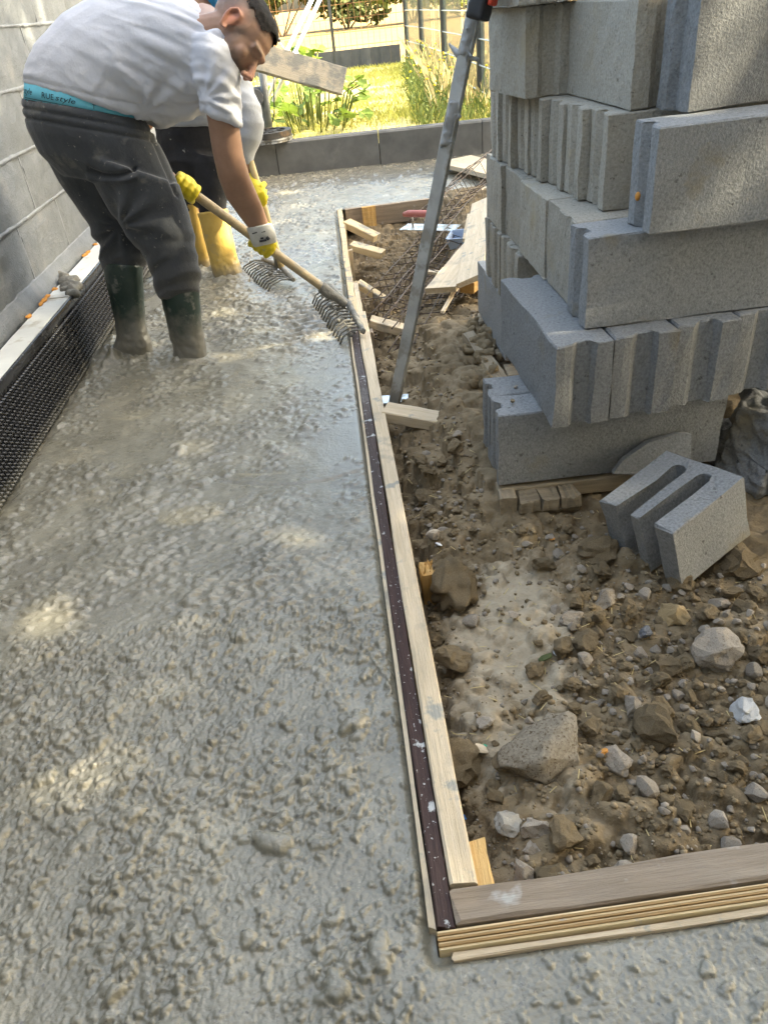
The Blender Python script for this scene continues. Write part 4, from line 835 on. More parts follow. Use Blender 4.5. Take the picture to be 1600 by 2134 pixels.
g.loft(rings([((440, 100), (505, 120), 3.8, .09), ((455, 160), (525, 180), 3.75, .08), ((468, 210), (542, 222), 3.72, .076), ((478, 250), (549, 258), 3.71, .072), ((484, 285), (545, 292), 3.71, .066), ((490, 315), (532, 318), 3.72, .055), ((498, 342), (526, 345), 3.73, .042)]))
g.tube([P(370, 100, Y=3.98), P(385, 240, Y=4.08), P(450, 325, Y=3.95), P(475, 345, Y=3.87)], [.09, .07, .055, .04], 12)
part('hoodie', blob(g, .008, 4, disp=lambda V: folds(V, RX, RU, 5, 14, .006, 4), name='hoodie'), M['hoodie'], p2, OFF2)
g = G(); g.loft(rings([((322, 240), (474, 240), 4.0, .14), ((326, 290), (476, 298), 4.0, .14), ((335, 335), (474, 345), 3.98, .13), ((355, 365), (465, 372), 3.96, .1)]))
g.loft(rings([((393, 315), (474, 330), 3.93, .1), ((406, 375), (472, 382), 3.89, .08), ((414, 425), (471, 432), 3.87, .07), ((420, 450), (470, 448), 3.87, .06)]))
g.loft(rings([((340, 315), (425, 330), 4.03, .1), ((360, 375), (422, 382), 4.04, .08), ((376, 420), (418, 428), 4.04, .065), ((382, 445), (414, 442), 4.04, .055)]))
part('trousers', blob(g, .007, 3, disp=lambda V: folds(V, RX, RU, 4, 14, .006, 9), name='trousers'), M['black_cloth'], p2, OFF2)
boot([((410, 444), (476, 434), 3.87, .072), ((416, 462), (478, 454), 3.87, .07), ((428, 508), (487, 500), 3.86, .062), ((438, 545), (495, 536), 3.855, .058), ((444, 575), (506, 566), 3.85, .066), ((446, 595), (508, 585), 3.85, .066)], OFF2, p2, M['yboot'], sole=np.array([-.5, 3.87, -.05]))
boot([((380, 428), (414, 420), 4.04, .068), ((386, 450), (420, 444), 4.04, .065), ((396, 495), (430, 490), 4.04, .058), ((404, 530), (438, 524), 4.04, .054), ((410, 560), (446, 553), 4.04, .06), ((410, 580), (448, 572), 4.04, .06)], OFF2, p2, M['yboot'], sole=np.array([-.68, 4.06, -.05]))
top2, sock2 = P(522, 335, Y=3.7), P(588, 560, Z=.05)
rake('rake', 'rake with pale handle and curved cement grey tines lying behind the gloved hand', top2, sock2, P(548, 540, Z=.045), P(612, 583, Z=.04), np.array([-1, -.1, -.05]), 13, M['handle_new'], .13, .016)
ax2 = _n(sock2 - top2); c3 = top2 + ax2 * .15
part('glove', blob(grip(c3, ax2, np.array([-.3, -.5, .5]), P(516, 358, Y=3.74)), .004, 3, name='glove'), M['yglove'], p2, OFF2)
# ------------------------------------------------------------------ leaning screed bar
sb = thing('screed_bar', 'long cement stained aluminium screed bar with a black motor leaning on the block stack', 'screed bar')
b0, b1 = P(822, 838, Z=-.055), P(984, 40, Y=2.27); b1 = b1 + (b1 - b0) * .35
sd_ = _n(CAM + np.array([-1.2, 0, .3]) - b0)
plank(b0, b1, .037, .02, M['alu'], 'bar', side=sd_, parent=sb, seg=24, jit=.0007)
def along(px, py): 
    d = R @ np.array([px - CX, py - CY, F]); d = _n(d); ab = _n(b1 - b0); w0 = b0 - CAM; a = np.dot(ab, d); den = 1 - a * a
    s = (np.dot(w0, d) * a - np.dot(w0, ab)) / den; return b0 + ab * s
ab = _n(b1 - b0); wv = np.cross(_n(sd_ - ab * np.dot(sd_, ab)), ab)
for (p_, q_) in [((978, 15), (944, 110)), ((928, 205), (914, 300))]:
    a, b = along(*p_), along(*q_); g = G(); g.tube([a, (a + b) / 2, b], [.018, .0195, .0175], 12)
    for k in range(9):
        c = a + (b - a) * random.random(); g.tube([c + wv * random.uniform(-.026, .026), c + wv * random.uniform(-.026, .026) + ab * random.uniform(-.06, .06) + (CAM - c) * .012], .0035, 5)
    part('wrapping', blob(g, .005, 2, disp=lambda V: .008 * fbm3(V, 40, 3, 5)), M['film'], sb, np.zeros(3))
a = along(942, 112); g = G(); g.tube([a - wv * .045, a + wv * .02, a + wv * .055 + ab * .02], [.006, .012, .005], 7); part('wrapping', blob(g, .004, 2, disp=lambda V: .006 * fbm3(V, 60, 3)), M['film'], sb, np.zeros(3))
a = P(1000, 18, Y=2.2); g = G(); Mx = np.stack([wv, np.cross(ab, wv), ab], 1)
g.box(a + ab * .05, (.045, .06, .15), Mx); me = blob(g, .006, 4); part('motor_housing', me, M['black_plastic'], sb, np.zeros(3))
g = G(); g.box(a + ab * .06 - wv * .03, (.012, .04, .1), Mx); part('switch_grip', blob(g, .004, 2), M['red'], sb, np.zeros(3))
g = G(); a = P(815, 838, Z=-.06); g.box(a + np.array([.01, .01, .004]), (.1, .06, .006), rotz(-.1)); tag(g.obj('steel_plate', M['galv']), 'small grey plate under the foot of the leaning screed bar', 'plate')
# ------------------------------------------------------------------ reinforcement cages
def cage(name, label, a, b, w, h, n, roll=0., nst=14):
    t = thing(name, label, 'rebar'); a, b = np.array(a), np.array(b); ax = _n(b - a); s = _n(np.cross(ax, [0, 0, 1])); u = np.cross(s, ax); s, u = s * math.cos(roll) + u * math.sin(roll), u * math.cos(roll) - s * math.sin(roll)
    L = np.linalg.norm(b - a)
    for (i, j) in ((0, 0), (1, 0), (0, 1), (1, 1), (.5, 0), (.5, 1)):
        o = a + s * (i - .5) * w + u * j * h; q = [o + ax * k * L / 5 + s * random.gauss(0, .004) + u * random.gauss(0, .004) for k in range(6)]; q[-1] = q[-1] + ax * random.uniform(0, .12); q[0] = q[0] - ax * random.uniform(0, .1)
        tube_obj(q, .0027, 'bar', M['steel'], t, 5)
    for k in range(nst):
        o = a + ax * L * (k + .5) / nst; tl = ax * random.gauss(0, .012); c = [o + s * (i - .5) * w * 1.04 + u * (j * h * 1.04 - .02 * h) + tl * j for i, j in ((0, 0), (1, 0), (1, 1), (0, 1), (0, -.02))]
        c.append(c[-1] + s * .03 + u * .03); tube_obj(c, .0025, 'stirrup', M['steel'], t, 5)
    return t
cage('rebar_cage', 'long rusty reinforcement cage lying across the pit towards the far board', (.13, 3.2, -.1), (.86, 4.85, -.02), .14, .1, 6, .15, 18)
cage('rebar_cage', 'reinforcement cage nearer the braces, its bent ends shining', (.1, 2.95, -.1), (.62, 4.1, -.06), .12, .11, 6, -.3, 13)
cage('rebar_cage', 'reinforcement cage standing up against the far formwork board', (.5, 4.35, -.05), (.98, 5.0, .1), .16, .12, 6, .5, 9)
cage('rebar_cage', 'loose reinforcement mesh under the screed bar', (.22, 2.72, -.07), (.5, 3.5, -.06), .16, .03, 6, .1, 8)
# ------------------------------------------------------------------ float with red handle
fl = thing('plastering_float', 'steel float with a worn red handle lying on the reinforcement cage', 'float', tuple(P(896, 474, Z=.055)))
fa = math.atan2(-.155, .28); g = G(); g.box((0, 0, 0), (.31, .12, .004), rotz(fa)); g.obj('blade', M['galv'], fl)
g = G(); d_ = np.array([math.cos(fa), math.sin(fa), 0]); g.tube([d_ * -.15 + (0, 0, .065), d_ * -.12 + (0, 0, .07), d_ * .02 + (0, 0, .07), d_ * .05 + (0, 0, .065)], [.012, .0185, .0185, .012], 12); g.obj('handle', M['red_plastic'], fl, True)
for s in (-.1, .0): g = G(); g.tube([d_ * s + (0, 0, .06), d_ * s + (0, 0, .0)], .006, 6); g.obj('bracket', M['galv'], fl)
# ------------------------------------------------------------------ timber offcuts beside the stack
plank(P(918, 605, Z=.05), P(1003, 500, Z=.1), .14, .028, M['pine'], 'offcut', 'split pale board end tilted over the earth mound beside the stack', 'board', side=(-.25, -.2, 1))
plank(P(980, 585, Z=.09), P(1006, 420, Z=.14), .12, .025, M['pine'], 'offcut', 'pale board with a dark knot standing against the stack', 'board', side=(-.4, -.1, 1))
plank(P(972, 600, Z=.03), P(1000, 575, Z=.03), .07, .05, M['pine_fresh'], 'offcut', 'orange brown timber stub under the tilted boards', 'board')
plank(P(922, 650, Z=.0), P(962, 575, Z=.03), .016, .01, M['pine'], 'stick', 'thin pale stick poking out below the tilted board', 'stick', seg=4)
plank(P(888, 566, Z=-.01), P(925, 570, Z=-.0), .03, .014, M['pine'], 'stick', 'short pale stick end lying against the tilted board', 'stick', seg=4)
plank(P(968, 500, Z=.06), P(978, 448, Z=.12), .02, .015, M['pine'], 'stick', 'upright pale lath in front of the blue tub', 'stick', seg=4)
plank(P(945, 335, Z=.05), P(1110, 372, Z=.06), .3, .03, M['pine'], 'sheet_board', 'wide pale board lying on the far slab behind the stack', 'board', side=UPV)
plank(P(1000, 415, Z=-.03), P(1030, 395, Z=-.03), .12, .03, M['pine'], 'offcut', 'pale upright board end at the far corner by the stack', 'board', side=(0, 1, .2))
g = G(); c = P(962, 503, Z=.02); rr = [[(sx * w, sy * w * .8, z) for sx, sy in ((-1, -1), (1, -1), (1, 1), (-1, 1))] for w, z in ((.05, -.05), (.062, .04), (.066, .042), (.06, .042), (.048, -.03))]
g.loft(rr); tag(g.obj('tub', M['blue_plastic'], None, False, tuple(c), (.2, -.1, -.5)), 'pale blue plastic tub half hidden behind the boards', 'tub')
g = G(); c = P(1000, 545, Z=.2)
# ------------------------------------------------------------------ stones and clods
STM = [chunk((1, .8, .65), 100 + k, 2, .3) for k in range(10)]; CLM = [chunk((1, .9, .75), 200 + k, 3, .75, facet=False) for k in range(10)]
def put(name, me, m, x, y, r, label, group, cat, sink=.35):
    me2 = me if me.materials and me.materials[0] == m else me
    o = bpy.data.objects.new(name, me2); COL.objects.link(o)
    if not me2.materials: me2.materials.append(m)
    else: o.material_slots[0].link = 'OBJECT'; o.material_slots[0].material = m
    a = random.random() * 6.28; o.location = (x, y, soil_z(x, y) + r * (.6 - sink)); o.scale = (r * random.uniform(.85, 1.15), r * random.uniform(.85, 1.15), r * random.uniform(.8, 1.1)); o.rotation_euler = (random.gauss(0, .3), random.gauss(0, .3), a)
    return tag(o, label, cat, group)
named = [(1140, 1592, 78, 'sandstone', 'largest boulder, crusted with sand, in the middle of the near pit', 1), (950, 1232, 50, 'clod', 'big earth clod with a white smear beside the split stake', 0), (1488, 1375, 44, 'stone', 'large pale grey brown angular stone in the rubble below the slotted block', 1),
 (1404, 1292, 33, 'ochre_stone', 'ochre yellow upright stone below the slotted block', 1), (1548, 1487, 31, 'white_stone', 'chalky white stone near the picture edge', 1), (1372, 1528, 47, 'clod', 'round brown earth clod next to the sand crusted boulder', 0), (1345, 1326, 15, 'slate', 'small blue grey slate chip beside the ochre stone', 1),
 (1283, 1588, 32, 'stone', 'pale blocky stone beside the orange chip', 1), (1258, 1262, 25, 'stone', 'small reddish stone at the edge of the sand', 1), (1186, 1298, 26, 'stone', 'flat grey stone standing at the edge of the sand', 1), (1060, 1722, 29, 'pale_stone', 'pale beige stone nearest the front stake', 1), (1112, 1735, 31, 'stone', 'brown grey stone touching the pale beige stone', 1),
 (1108, 1782, 26, 'stone', 'angular stone just in front of the beige stones', 1), (1092, 1828, 30, 'stone', 'grey stone with a white spot near the front beam', 1), (962, 1608, 44, 'clod', 'dark damp clod wedged against the batten', 0), (945, 1395, 34, 'clod', 'dark rounded clod beside the middle of the batten', 0), (1180, 1752, 36, 'clod', 'crumbly clod between the boulder and the front beam', 0),
 (1150, 1838, 30, 'clod', 'clod lying against the front beam', 0), (1300, 1845, 28, 'stone', 'flat stone by the front beam', 1), (1010, 1510, 20, 'stone', 'small grey stone beside the batten, near the boulder', 1), (1320, 1480, 28, 'stone', 'reddish flat stone above the round clod', 1), (1420, 1045 + 180, 30, 'clod', 'clod squashed beneath the slotted block', 0), (1535, 1190, 42, 'clod', 'large clod behind the slotted block', 0), (1245, 1150, 34, 'clod', 'clod at the foot of the pallet', 0)]
taken = []
for px, py, rp, mm, lb, st_ in named:
    c = P(px, py, Z=-.06); c = P(px, py, Z=soil_z(c[0], c[1])); r = rp / PXM(c); taken.append((c[0], c[1], r * .8))
    put('stone' if st_ else 'earth_clod', chunk((1, .85, .75), 300 + px, 3 if rp < 50 else 4, .5, facet=bool(st_)), M[mm], c[0], c[1], r * 1.05, lb, None, 'stone' if st_ else 'clod', .25 if rp > 60 else .15)
def free(x, y, r):
    if x < .085 + r * .6 or y < .60 + r: return False
    if y > 1.46 + .0 * x and x > .28: return False
    for a, b, q in taken:
        if (a - x) ** 2 + (b - y) ** 2 < (q + r * .75) ** 2: return False
    return True
cnt = 0; tries = 0; small = []
while cnt < 290 and tries < 12000:
    tries += 1
    if random.random() < .72: c = P(random.uniform(1180, 1640), random.gauss(1420, 130), Z=-.06); x, y = c[0], c[1]
    else: x = random.uniform(.09, .72); y = random.uniform(.62, 1.9)
    i = min(np.searchsorted(xs2, x), len(xs2) - 1); j = min(np.searchsorted(ys2, y), len(ys2) - 1)
    if random.random() < .8 * sandm[j, i]: continue
    r = .007 + .018 * random.random() ** 1.6
    if not free(x, y, r): continue
    if c is not None and (y > 1.25 and .5 < x < .95): continue
    taken.append((x, y, r)); cnt += 1
    if random.random() < .42: put('stone', random.choice(STM), M['stone'], x, y, r, 'small brown grey stone among the rubble of the pit', 'small stones in the rubble', 'stone', .1)
    else: put('earth_clod', random.choice(CLM), M['clod'], x, y, r, 'small brown crumb of earth among the rubble of the pit', 'small earth clods in the rubble', 'clod', .1)
# finer gravel and splinters
ico = bmesh.new(); bmesh.ops.create_icosphere(ico, subdivisions=1, radius=1); iv = np.array([v.co[:] for v in ico.verts]); itf = np.array([[v.index for v in f.verts] for f in ico.faces]); ico.free()
VV, QQ = [], []
for k in range(11000):
    if rng.random() < .55: x = rng.uniform(.075, .85); y = .56 + rng.random() ** 1.2 * 1.2
    else: x = rng.uniform(.08, .6); y = rng.uniform(1.6, 4.8)
    if x > .3 and y > 1.5 and y < 2.9: continue
    if rng.random() < .8 * sandm[min(np.searchsorted(ys2, y), len(ys2) - 1), min(np.searchsorted(xs2, x), len(xs2) - 1)]: continue
    r = .0018 + .0065 * rng.random() ** 3; v = iv * (1 + .7 * (rng.random(iv.shape) - .5)) * r * np.array([1, .85, .7]) @ rotz(rng.random() * 6).T + (x, y, soil_z(x, y) + r * .25)
    QQ.append(itf + len(iv) * len(VV)); VV.append(v)
h_ = len(VV) // 4; tag(link('earth_crumbs', mesh_np('earth_crumbs', np.vstack(VV[h_:]), np.vstack(QQ[h_:]) - h_ * len(iv)), M['clod']), 'loose crumbs of brown earth strewn over the pit floor', 'earth', kind='stuff')
tag(link('gravel', mesh_np('gravel', np.vstack(VV[:h_]), np.vstack(QQ[:h_])), M['stone']), 'fine gravel and crumbs strewn over the pit floor', 'gravel', kind='stuff')
g = G()
for k in range(620):
    x = rng.uniform(.08, .8); y = rng.uniform(.56, 3.2)
    if x > .3 and y > 1.5: continue
    a = rng.random() * 3.14; L = rng.uniform(.004, .016); z = soil_z(x, y) + .004; d = np.array([math.cos(a), math.sin(a), rng.uniform(-.3, .3)]) * L; n = np.array([-math.sin(a), math.cos(a), 0]) * .0009
    c = np.array([x, y, z]); g.add([c - d - n, c + d - n, c + d + n, c - d + n], [(0, 1, 2, 3)])
tag(g.obj('wood_splinters', M['straw']), 'pale straw like wood splinters strewn over the earth', 'splinters', kind='stuff')
def scrap(px, py, r, m, label, name='scrap', flat=.25):
    c = P(px, py, Z=-.06); c = P(px, py, Z=soil_z(c[0], c[1])); tag(link(name, chunk((r, r * .7, r * flat), px, 2, .8), M[m], None, (c[0], c[1], soil_z(c[0], c[1]) + r * .5), (random.gauss(0, .3), random.gauss(0, .3), random.random() * 3)), label, 'scrap')
scrap(913, 1134, .014, 'paper', 'crumpled white scrap between the dark clods beside the batten'); scrap(1157, 1353, .011, 'paper', 'torn white scrap on the sand'); scrap(1005, 1585, .016, 'pine', 'pale wood chip beside the dark clod'); scrap(1256, 1575, .012, 'orange', 'small orange brown chip beside the blocky stone'); scrap(968, 1716, .007, 'bluebit', 'tiny blue scrap by the front stake'); scrap(1009, 1571, .006, 'greenbit', 'tiny green scrap by the pale wood chip')
scrap(1148, 1130, .008, 'orange', 'orange fragment on the sand by the pallet'); scrap(1137, 1370, .016, 'bush', 'dark rag of dirt beside the torn white scrap'); scrap(1068, 835, .007, 'clod', 'brown pebble on top of the bottom block') if False else None
c = P(1067, 838, Z=.235); tag(link('stone', chunk((.007, .007, .006), 5, 2, .4), M['clod'], None, (c[0], c[1], .237)), 'brown pebble on top of the bottom block behind the corner', 'stone')
c = P(1074, 806, Z=.235); tag(link('stone', chunk((.006, .006, .005), 6, 2, .4), M['stone'], None, (c[0], c[1], .236)), 'grey pebble on top of the bottom block behind the corner', 'stone')
# earth heaped over the pallet side
g = G()
for k in range(110):
    c = P(1005 + random.gauss(0, 18), 720 + random.gauss(0, 32), Z=.05); 
    if c[0] > .49 - .0 and c[1] < 2.34: continue
    g.sph((c[0], c[1], .01 + .035 * random.random()), .009 + .014 * random.random(), 7)
tag(link('earth_heap', blob(g, .0055, 1, disp=lambda V: .02 * fbm3(V, 90, 4, 6)), M['clod']), 'earth spilled over the edge of the pallet beside the stack', 'earth')
# ------------------------------------------------------------------ things behind the kerb
mh = thing('manhole_cover', 'round cast iron grating on a pale ring, lying on the kerb behind the workers', 'manhole cover', tuple(P(566, 296, Y=6.62)))
mh.location = (-.47, 6.63, .238)
def disc(r0, r1, z0, z1, k=40):
    g = G(); A = np.linspace(0, 2 * math.pi, k, endpoint=False); rr = [(r1, z0), (r1, z1), (r0, z1), (r0, z0)]; V = [(r * math.cos(a), r * math.sin(a), z) for r, z in rr for a in A]
    return g.add(V, [(i * k + j, i * k + (j + 1) % k, ((i + 1) % 4) * k + (j + 1) % k, ((i + 1) % 4) * k + j) for i in range(4) for j in range(k)])
disc(.1, .195, 0, .014).obj('lower_ring', M['galv'], mh); disc(.11, .197, .018, .03).obj('ring', M['galv'], mh); disc(.145, .19, .032, .075).obj('rim', M['iron'], mh)
for a in np.linspace(0, math.pi, 4, endpoint=False): g = G(); g.box((0, 0, .062), (.3, .022, .022), rotz(a)); g.obj('spoke', M['iron'], mh)
disc(.05, .075, .05, .075, 24).obj('hub_ring', M['iron'], mh)
mc = thing('machine', 'dusty grey site machine with bright handle rails standing behind the kerb', 'machine', (-.5, 7.05, .13)); MO = np.array([-.5, 7.05, .13])
YM = 7.05
def mp(px, py, dy=0): return P(px, py, Y=YM + dy) - MO
g = G(); g.loft([[mp(x, y, d) for x, y, d in q] for q in ([(500, 185, -.1), (548, 178, -.1), (548, 178, .2), (500, 185, .2)], [(502, 235, -.12), (552, 230, -.12), (552, 230, .2), (502, 235, .2)], [(506, 285, -.1), (556, 280, -.1), (556, 280, .2), (506, 285, .2)])]); part('engine_housing', blob(g, .012, 4), M['machine'], mc, np.zeros(3))
g = G(); g.tube([mp(532, 205, -.18), mp(532, 205, -.08)], [.065, .07], 18); g.obj('round_cover', M['slate'], mc)
tube_obj([mp(546, 140, -.1), mp(552, 200, -.1), mp(561, 268, -.1)], .032, 'upright_tube', M['machine'], mc, 14)
tube_obj([mp(570, 150, -.1), mp(572, 235, -.1), mp(566, 262, -.1), mp(556, 266, -.1)], .006, 'hose', M['black_plastic'], mc, 6)
tube_obj([mp(560, 200, .05), mp(597, 108, .05), mp(655, -12, .05)], .017, 'handle_rail', M['bright_alu'], mc, 10); tube_obj([mp(569, 212, .1), mp(613, 112, .1), mp(672, -12, .1)], .017, 'handle_rail', M['bright_alu'], mc, 10)
tube_obj([mp(592, 116, .07), mp(622, 112, .07)], .02, 'cross_tube', M['bright_alu'], mc, 10)
tube_obj([mp(598, 114, 0), mp(582, 86, 0)], .006, 'control_lever', M['galv'], mc, 6); g = G(); g.sph(mp(581, 83, 0), .016, 10); g.obj('knob', M['black_plastic'], mc, True)
for x, y in ((508, .15), (550, -.08)): tube_obj([mp(x, 280, y), np.array([mp(x, 280, y)[0], mp(x, 280, y)[1], -.02])], .03, 'leg', M['machine'], mc, 10)
plank(P(455, 95, Y=6.7), P(718, 171, Y=6.7), .2, .045, M['plank_mud'], 'mud_plank', 'mortar coated plank resting on the machine behind the first worker', 'plank', side=_n(np.array([.15, -1, .45])), seg=12, jit=.003)
# ------------------------------------------------------------------ fences
ZG = .13
Lp, Rp = P(560, 165, Z=ZG), P(851, 134, Z=ZG)
bf = thing('wire_fence', 'rust brown wire mesh fence with a dark ribbed base panel in front of the field', 'fence'); d_ = (Rp - Lp); Lf = np.linalg.norm(d_); d_ = d_ / Lf; nrm_ = np.array([-d_[1], d_[0], 0])
x0 = -6.0
for k in range(int((Lf - x0) / .17)):
    c = Lp + d_ * (x0 + .17 * (k + .5)); g = G(); g.box((c[0], c[1], ZG + .13), (.169, .05 + .014 * (k % 2), .36), rotz(math.atan2(d_[1], d_[0]))); g.obj('base_slat', M['base_panel'], bf)
g = G()
for k in range(int((Lf - x0) / .1)): c = Lp + d_ * (x0 + .1 * k) + nrm_ * .05; g.tube([c + (0, 0, .3), c + (0, 0, 1.75)], .0028, 4, False)
for k in range(8): z = .36 + .2 * k; g.tube([Lp + d_ * x0 + nrm_ * .055 + (0, 0, z), Lp + d_ * (Lf) + nrm_ * .055 + (0, 0, z)], .004, 4, False)
g.obj('wire_mesh', M['rustwire'], bf)
for s in (x0, -3.5, -1.0, 1.2): c = Lp + d_ * s; g = G(); g.box((c[0], c[1], ZG + .85), (.05, .05, 1.75)); g.obj('post', M['post'], bf)
# privacy fence along the side
pf = thing('privacy_fence', 'anthracite fence with grey green privacy strips and bright wires beside the lawn', 'fence')
pp = [P(851, 133, Z=ZG), P(882, 146, Z=ZG), P(928, 172, Z=ZG), P(1002, 216, Z=ZG)]
pp.append(pp[3] + (pp[3] - pp[2]) * 1.0)
for c in pp: g = G(); g.box((c[0], c[1], ZG + .95), (.075, .06, 2.1)); g.obj('post', M['post'], pf)
for a, b in zip(pp[:-1], pp[1:]):
    d = b - a; L = np.linalg.norm(d); d = d / L; nn = np.array([d[1], -d[0], 0]); nn = nn if nn[0] < 0 else -nn
    n = max(6, int(L / .075)); ya = math.atan2(d[1], d[0])
    for k in range(n):
        if random.random() < .06: continue
        c = a + d * L * (k + .5) / n; g = G(); g.box((c[0], c[1], ZG + 1.0), (L / n * .86, .004, 1.9), rotz(ya)); g.obj('privacy_strip', M['strip'], pf)
    for k in range(9):
        z = ZG + .12 + .22 * k; o = nn * .018; tube_obj([a + o + (0, 0, z - ZG), b + o + (0, 0, z - ZG)], .0065, 'wire', M['wire'], pf, 5)
# ------------------------------------------------------------------ vegetation
def leafmesh(name, C, size, asp=.6, up=.3, seed=1, droop=0):
    rs = np.random.default_rng(seed); n = len(C); C = np.asarray(C)
    a = rs.standard_normal((n, 3)); a /= np.linalg.norm(a, axis=1)[:, None]; b = rs.standard_normal((n, 3)); b[:, 2] += up; b -= a * (a * b).sum(1)[:, None]; b /= np.linalg.norm(b, axis=1)[:, None]
    s = (size * rs.uniform(.6, 1.3, n))[:, None]; V = np.stack([C - a * s * .5, C + b * s * asp * .5, C + a * s * .5, C - b * s * asp * .5], 1).reshape(-1, 3)
    return mesh_np(name, V, np.arange(4 * n).reshape(n, 4))
def bush(name, label, c, r, n, leaf, m, seed, group=None, cat='shrub'):
    t = thing(name, label, cat, c, group=group); rs = np.random.default_rng(seed); K = 12
    cl = rs.standard_normal((K, 3)); cl /= np.linalg.norm(cl, axis=1)[:, None]; cl = cl * np.array(r) * rs.uniform(.35, .75, K)[:, None] + (0, 0, r[2])
    i = rs.integers(0, K, n); p = rs.standard_normal((n, 3)); p /= np.linalg.norm(p, axis=1)[:, None]; p = cl[i] + p * (rs.uniform(.3, 1, n) ** .5)[:, None] * np.array(r) * .42; p = p[p[:, 2] > .03]
    link('crown', leafmesh('crown', p, leaf, seed=seed), m, t)
    g = G()
    for k in range(4): g.tube([(0, 0, -.2), tuple(cl[k] * .5), tuple(cl[k])], [.05, .03, .01], 5)
    g.obj('trunk', M['bark'], t); return t
hx = [-17, -12.5, -8.5, -5, -1.6, 1.6, 4.6, 7.8, 11.5, 16, 21]
hl_ = ['far off green bush of the hedge beyond the field, '+s for s in ('out past the wall end', 'fifth before the wire fence corner', 'fourth before the ladder like rails', 'third before the bright rails', 'behind the first worker head', 'just beside the bright rails', 'midway along the wire fence', 'above the fence corner', 'behind the privacy fence', 'second behind the privacy fence', 'last behind the privacy fence')]
for k, x in enumerate(hx): bush('hedge_bush', hl_[k], (x, 41 + (k % 3) * 1.5, .1), (2.6, 1.6, 1.7 + .3 * (k % 2)), 2600, .34, M['bush'] if k % 3 else M['lime'], 40 + k, 'hedge bushes beyond the field')
bush('lime_bush', 'bright lime green shrub behind the dark fence post near the first worker head', (-2.6, 21, .1), (1.5, 1.0, 1.6), 2600, .16, M['lime'], 70)
# squash plant with big leaves
sq = thing('squash_plant', 'sunlit squash plant with big lobed leaves beside the machine', 'plant', (-.15, 8.1, .14)); SQ = np.array([-.15, 8.1, .14])
def squash_leaf(s, seed):
    rs = np.random.default_rng(seed); g = G(); n = 20; V = [(0, 0, 0)]
    for i in range(n): a = 2 * math.pi * i / n; r = s * (1 + .16 * math.cos(5 * a) + .05 * rs.standard_normal()); V.append((r * math.cos(a), r * math.sin(a), .18 * s * math.cos(2 * a) + .1 * s - .05 * s * (i % 2)))
    g.add(V, [(0, i + 1, (i + 1) % n + 1) for i in range(n)]); return g.mesh('leaf')
for k in range(70):
    if k < 48: c = np.array([rng.uniform(-.35, .55), rng.uniform(-.7, .6), rng.uniform(.05, .42)]) 
    else: c = P(rng.uniform(585, 665), rng.uniform(95, 140), Y=9.3 + rng.uniform(-.3, .3)) - SQ
    o = link('leaf', squash_leaf(rng.uniform(.04, .095), k), M['squash'], sq, tuple(c), (rng.uniform(-.7, .7), rng.uniform(-.7, .7), rng.uniform(0, 6))); g = G(); g.tube([(0, 0, -.005), (0, 0, -.05)], .006, 5); 
    tube_obj([np.array([c[0] * .6, c[1] * .6, -.02]), c * .8 + (0, 0, .02), c], .006, 'stalk', M['weed'], sq, 5)
# grass blades
def blades(n, X, Yr, h0, h1, w, seed, zf=lambda x, y: ZG):
    rs = np.random.default_rng(seed); x = rs.uniform(*X, n); y = rs.uniform(*Yr, n); h = rs.uniform(h0, h1, n); a = rs.uniform(0, 6.28, n); b = rs.standard_normal((n, 2)) * .35 * h[:, None]
    z = np.full(n, ZG - .01); W2 = np.stack([np.cos(a), np.sin(a)], 1) * w
    V = np.stack([np.stack([x - W2[:, 0], y - W2[:, 1], z], 1), np.stack([x + W2[:, 0], y + W2[:, 1], z], 1), np.stack([x + b[:, 0] * .4 + W2[:, 0] * .7, y + b[:, 1] * .4 + W2[:, 1] * .7, z + h * .6], 1), np.stack([x + b[:, 0], y + b[:, 1], z + h], 1)], 1)
    return V.reshape(-1, 3), np.arange(4 * n).reshape(n, 4)
V, Q = blades(52000, (-2.2, 2.4), (6.7, 15.2), .03, .1, .004, 3); dens = fbm(V[::4, 0] * 1.3, V[::4, 1] * 1.3, 4, 19) + .18 * np.sin(V[::4, 1] * 6.5 + .6 * V[::4, 0]) + .25 * sst(V[::4, 0], .6, 1.6)
Q = Q[dens > -.05]; V, Q, _ = compact(V, Q); tag(link('grass', mesh_np('grass', V, Q), M['grass']), 'short sunlit lawn grass behind the kerb', 'grass', kind='stuff')
V1, Q1 = blades(4200, (.55, 2.0), (6.9, 14.5), .06, .22, .004, 8); lim = .75 + .1 * (V1[::4, 1] - 7); Q1 = Q1[V1[::4, 0] > lim]; V1, Q1, _ = compact(V1, Q1)
tag(link('tall_grass', mesh_np('tall_grass', V1, Q1), M['weed']), 'tall green grass along the privacy fence', 'grass', kind='stuff')
V1, Q1 = blades(900, (.6, 2.1), (7.5, 15), .2, .5, .0025, 9); lim = .95 + .09 * (V1[::4, 1] - 7); Q1 = Q1[V1[::4, 0] > lim]; V1, Q1, _ = compact(V1, Q1)
tag(link('dry_grass', mesh_np('dry_grass', V1, Q1), M['straw']), 'tall dry straw coloured grass along the privacy fence', 'grass', kind='stuff')
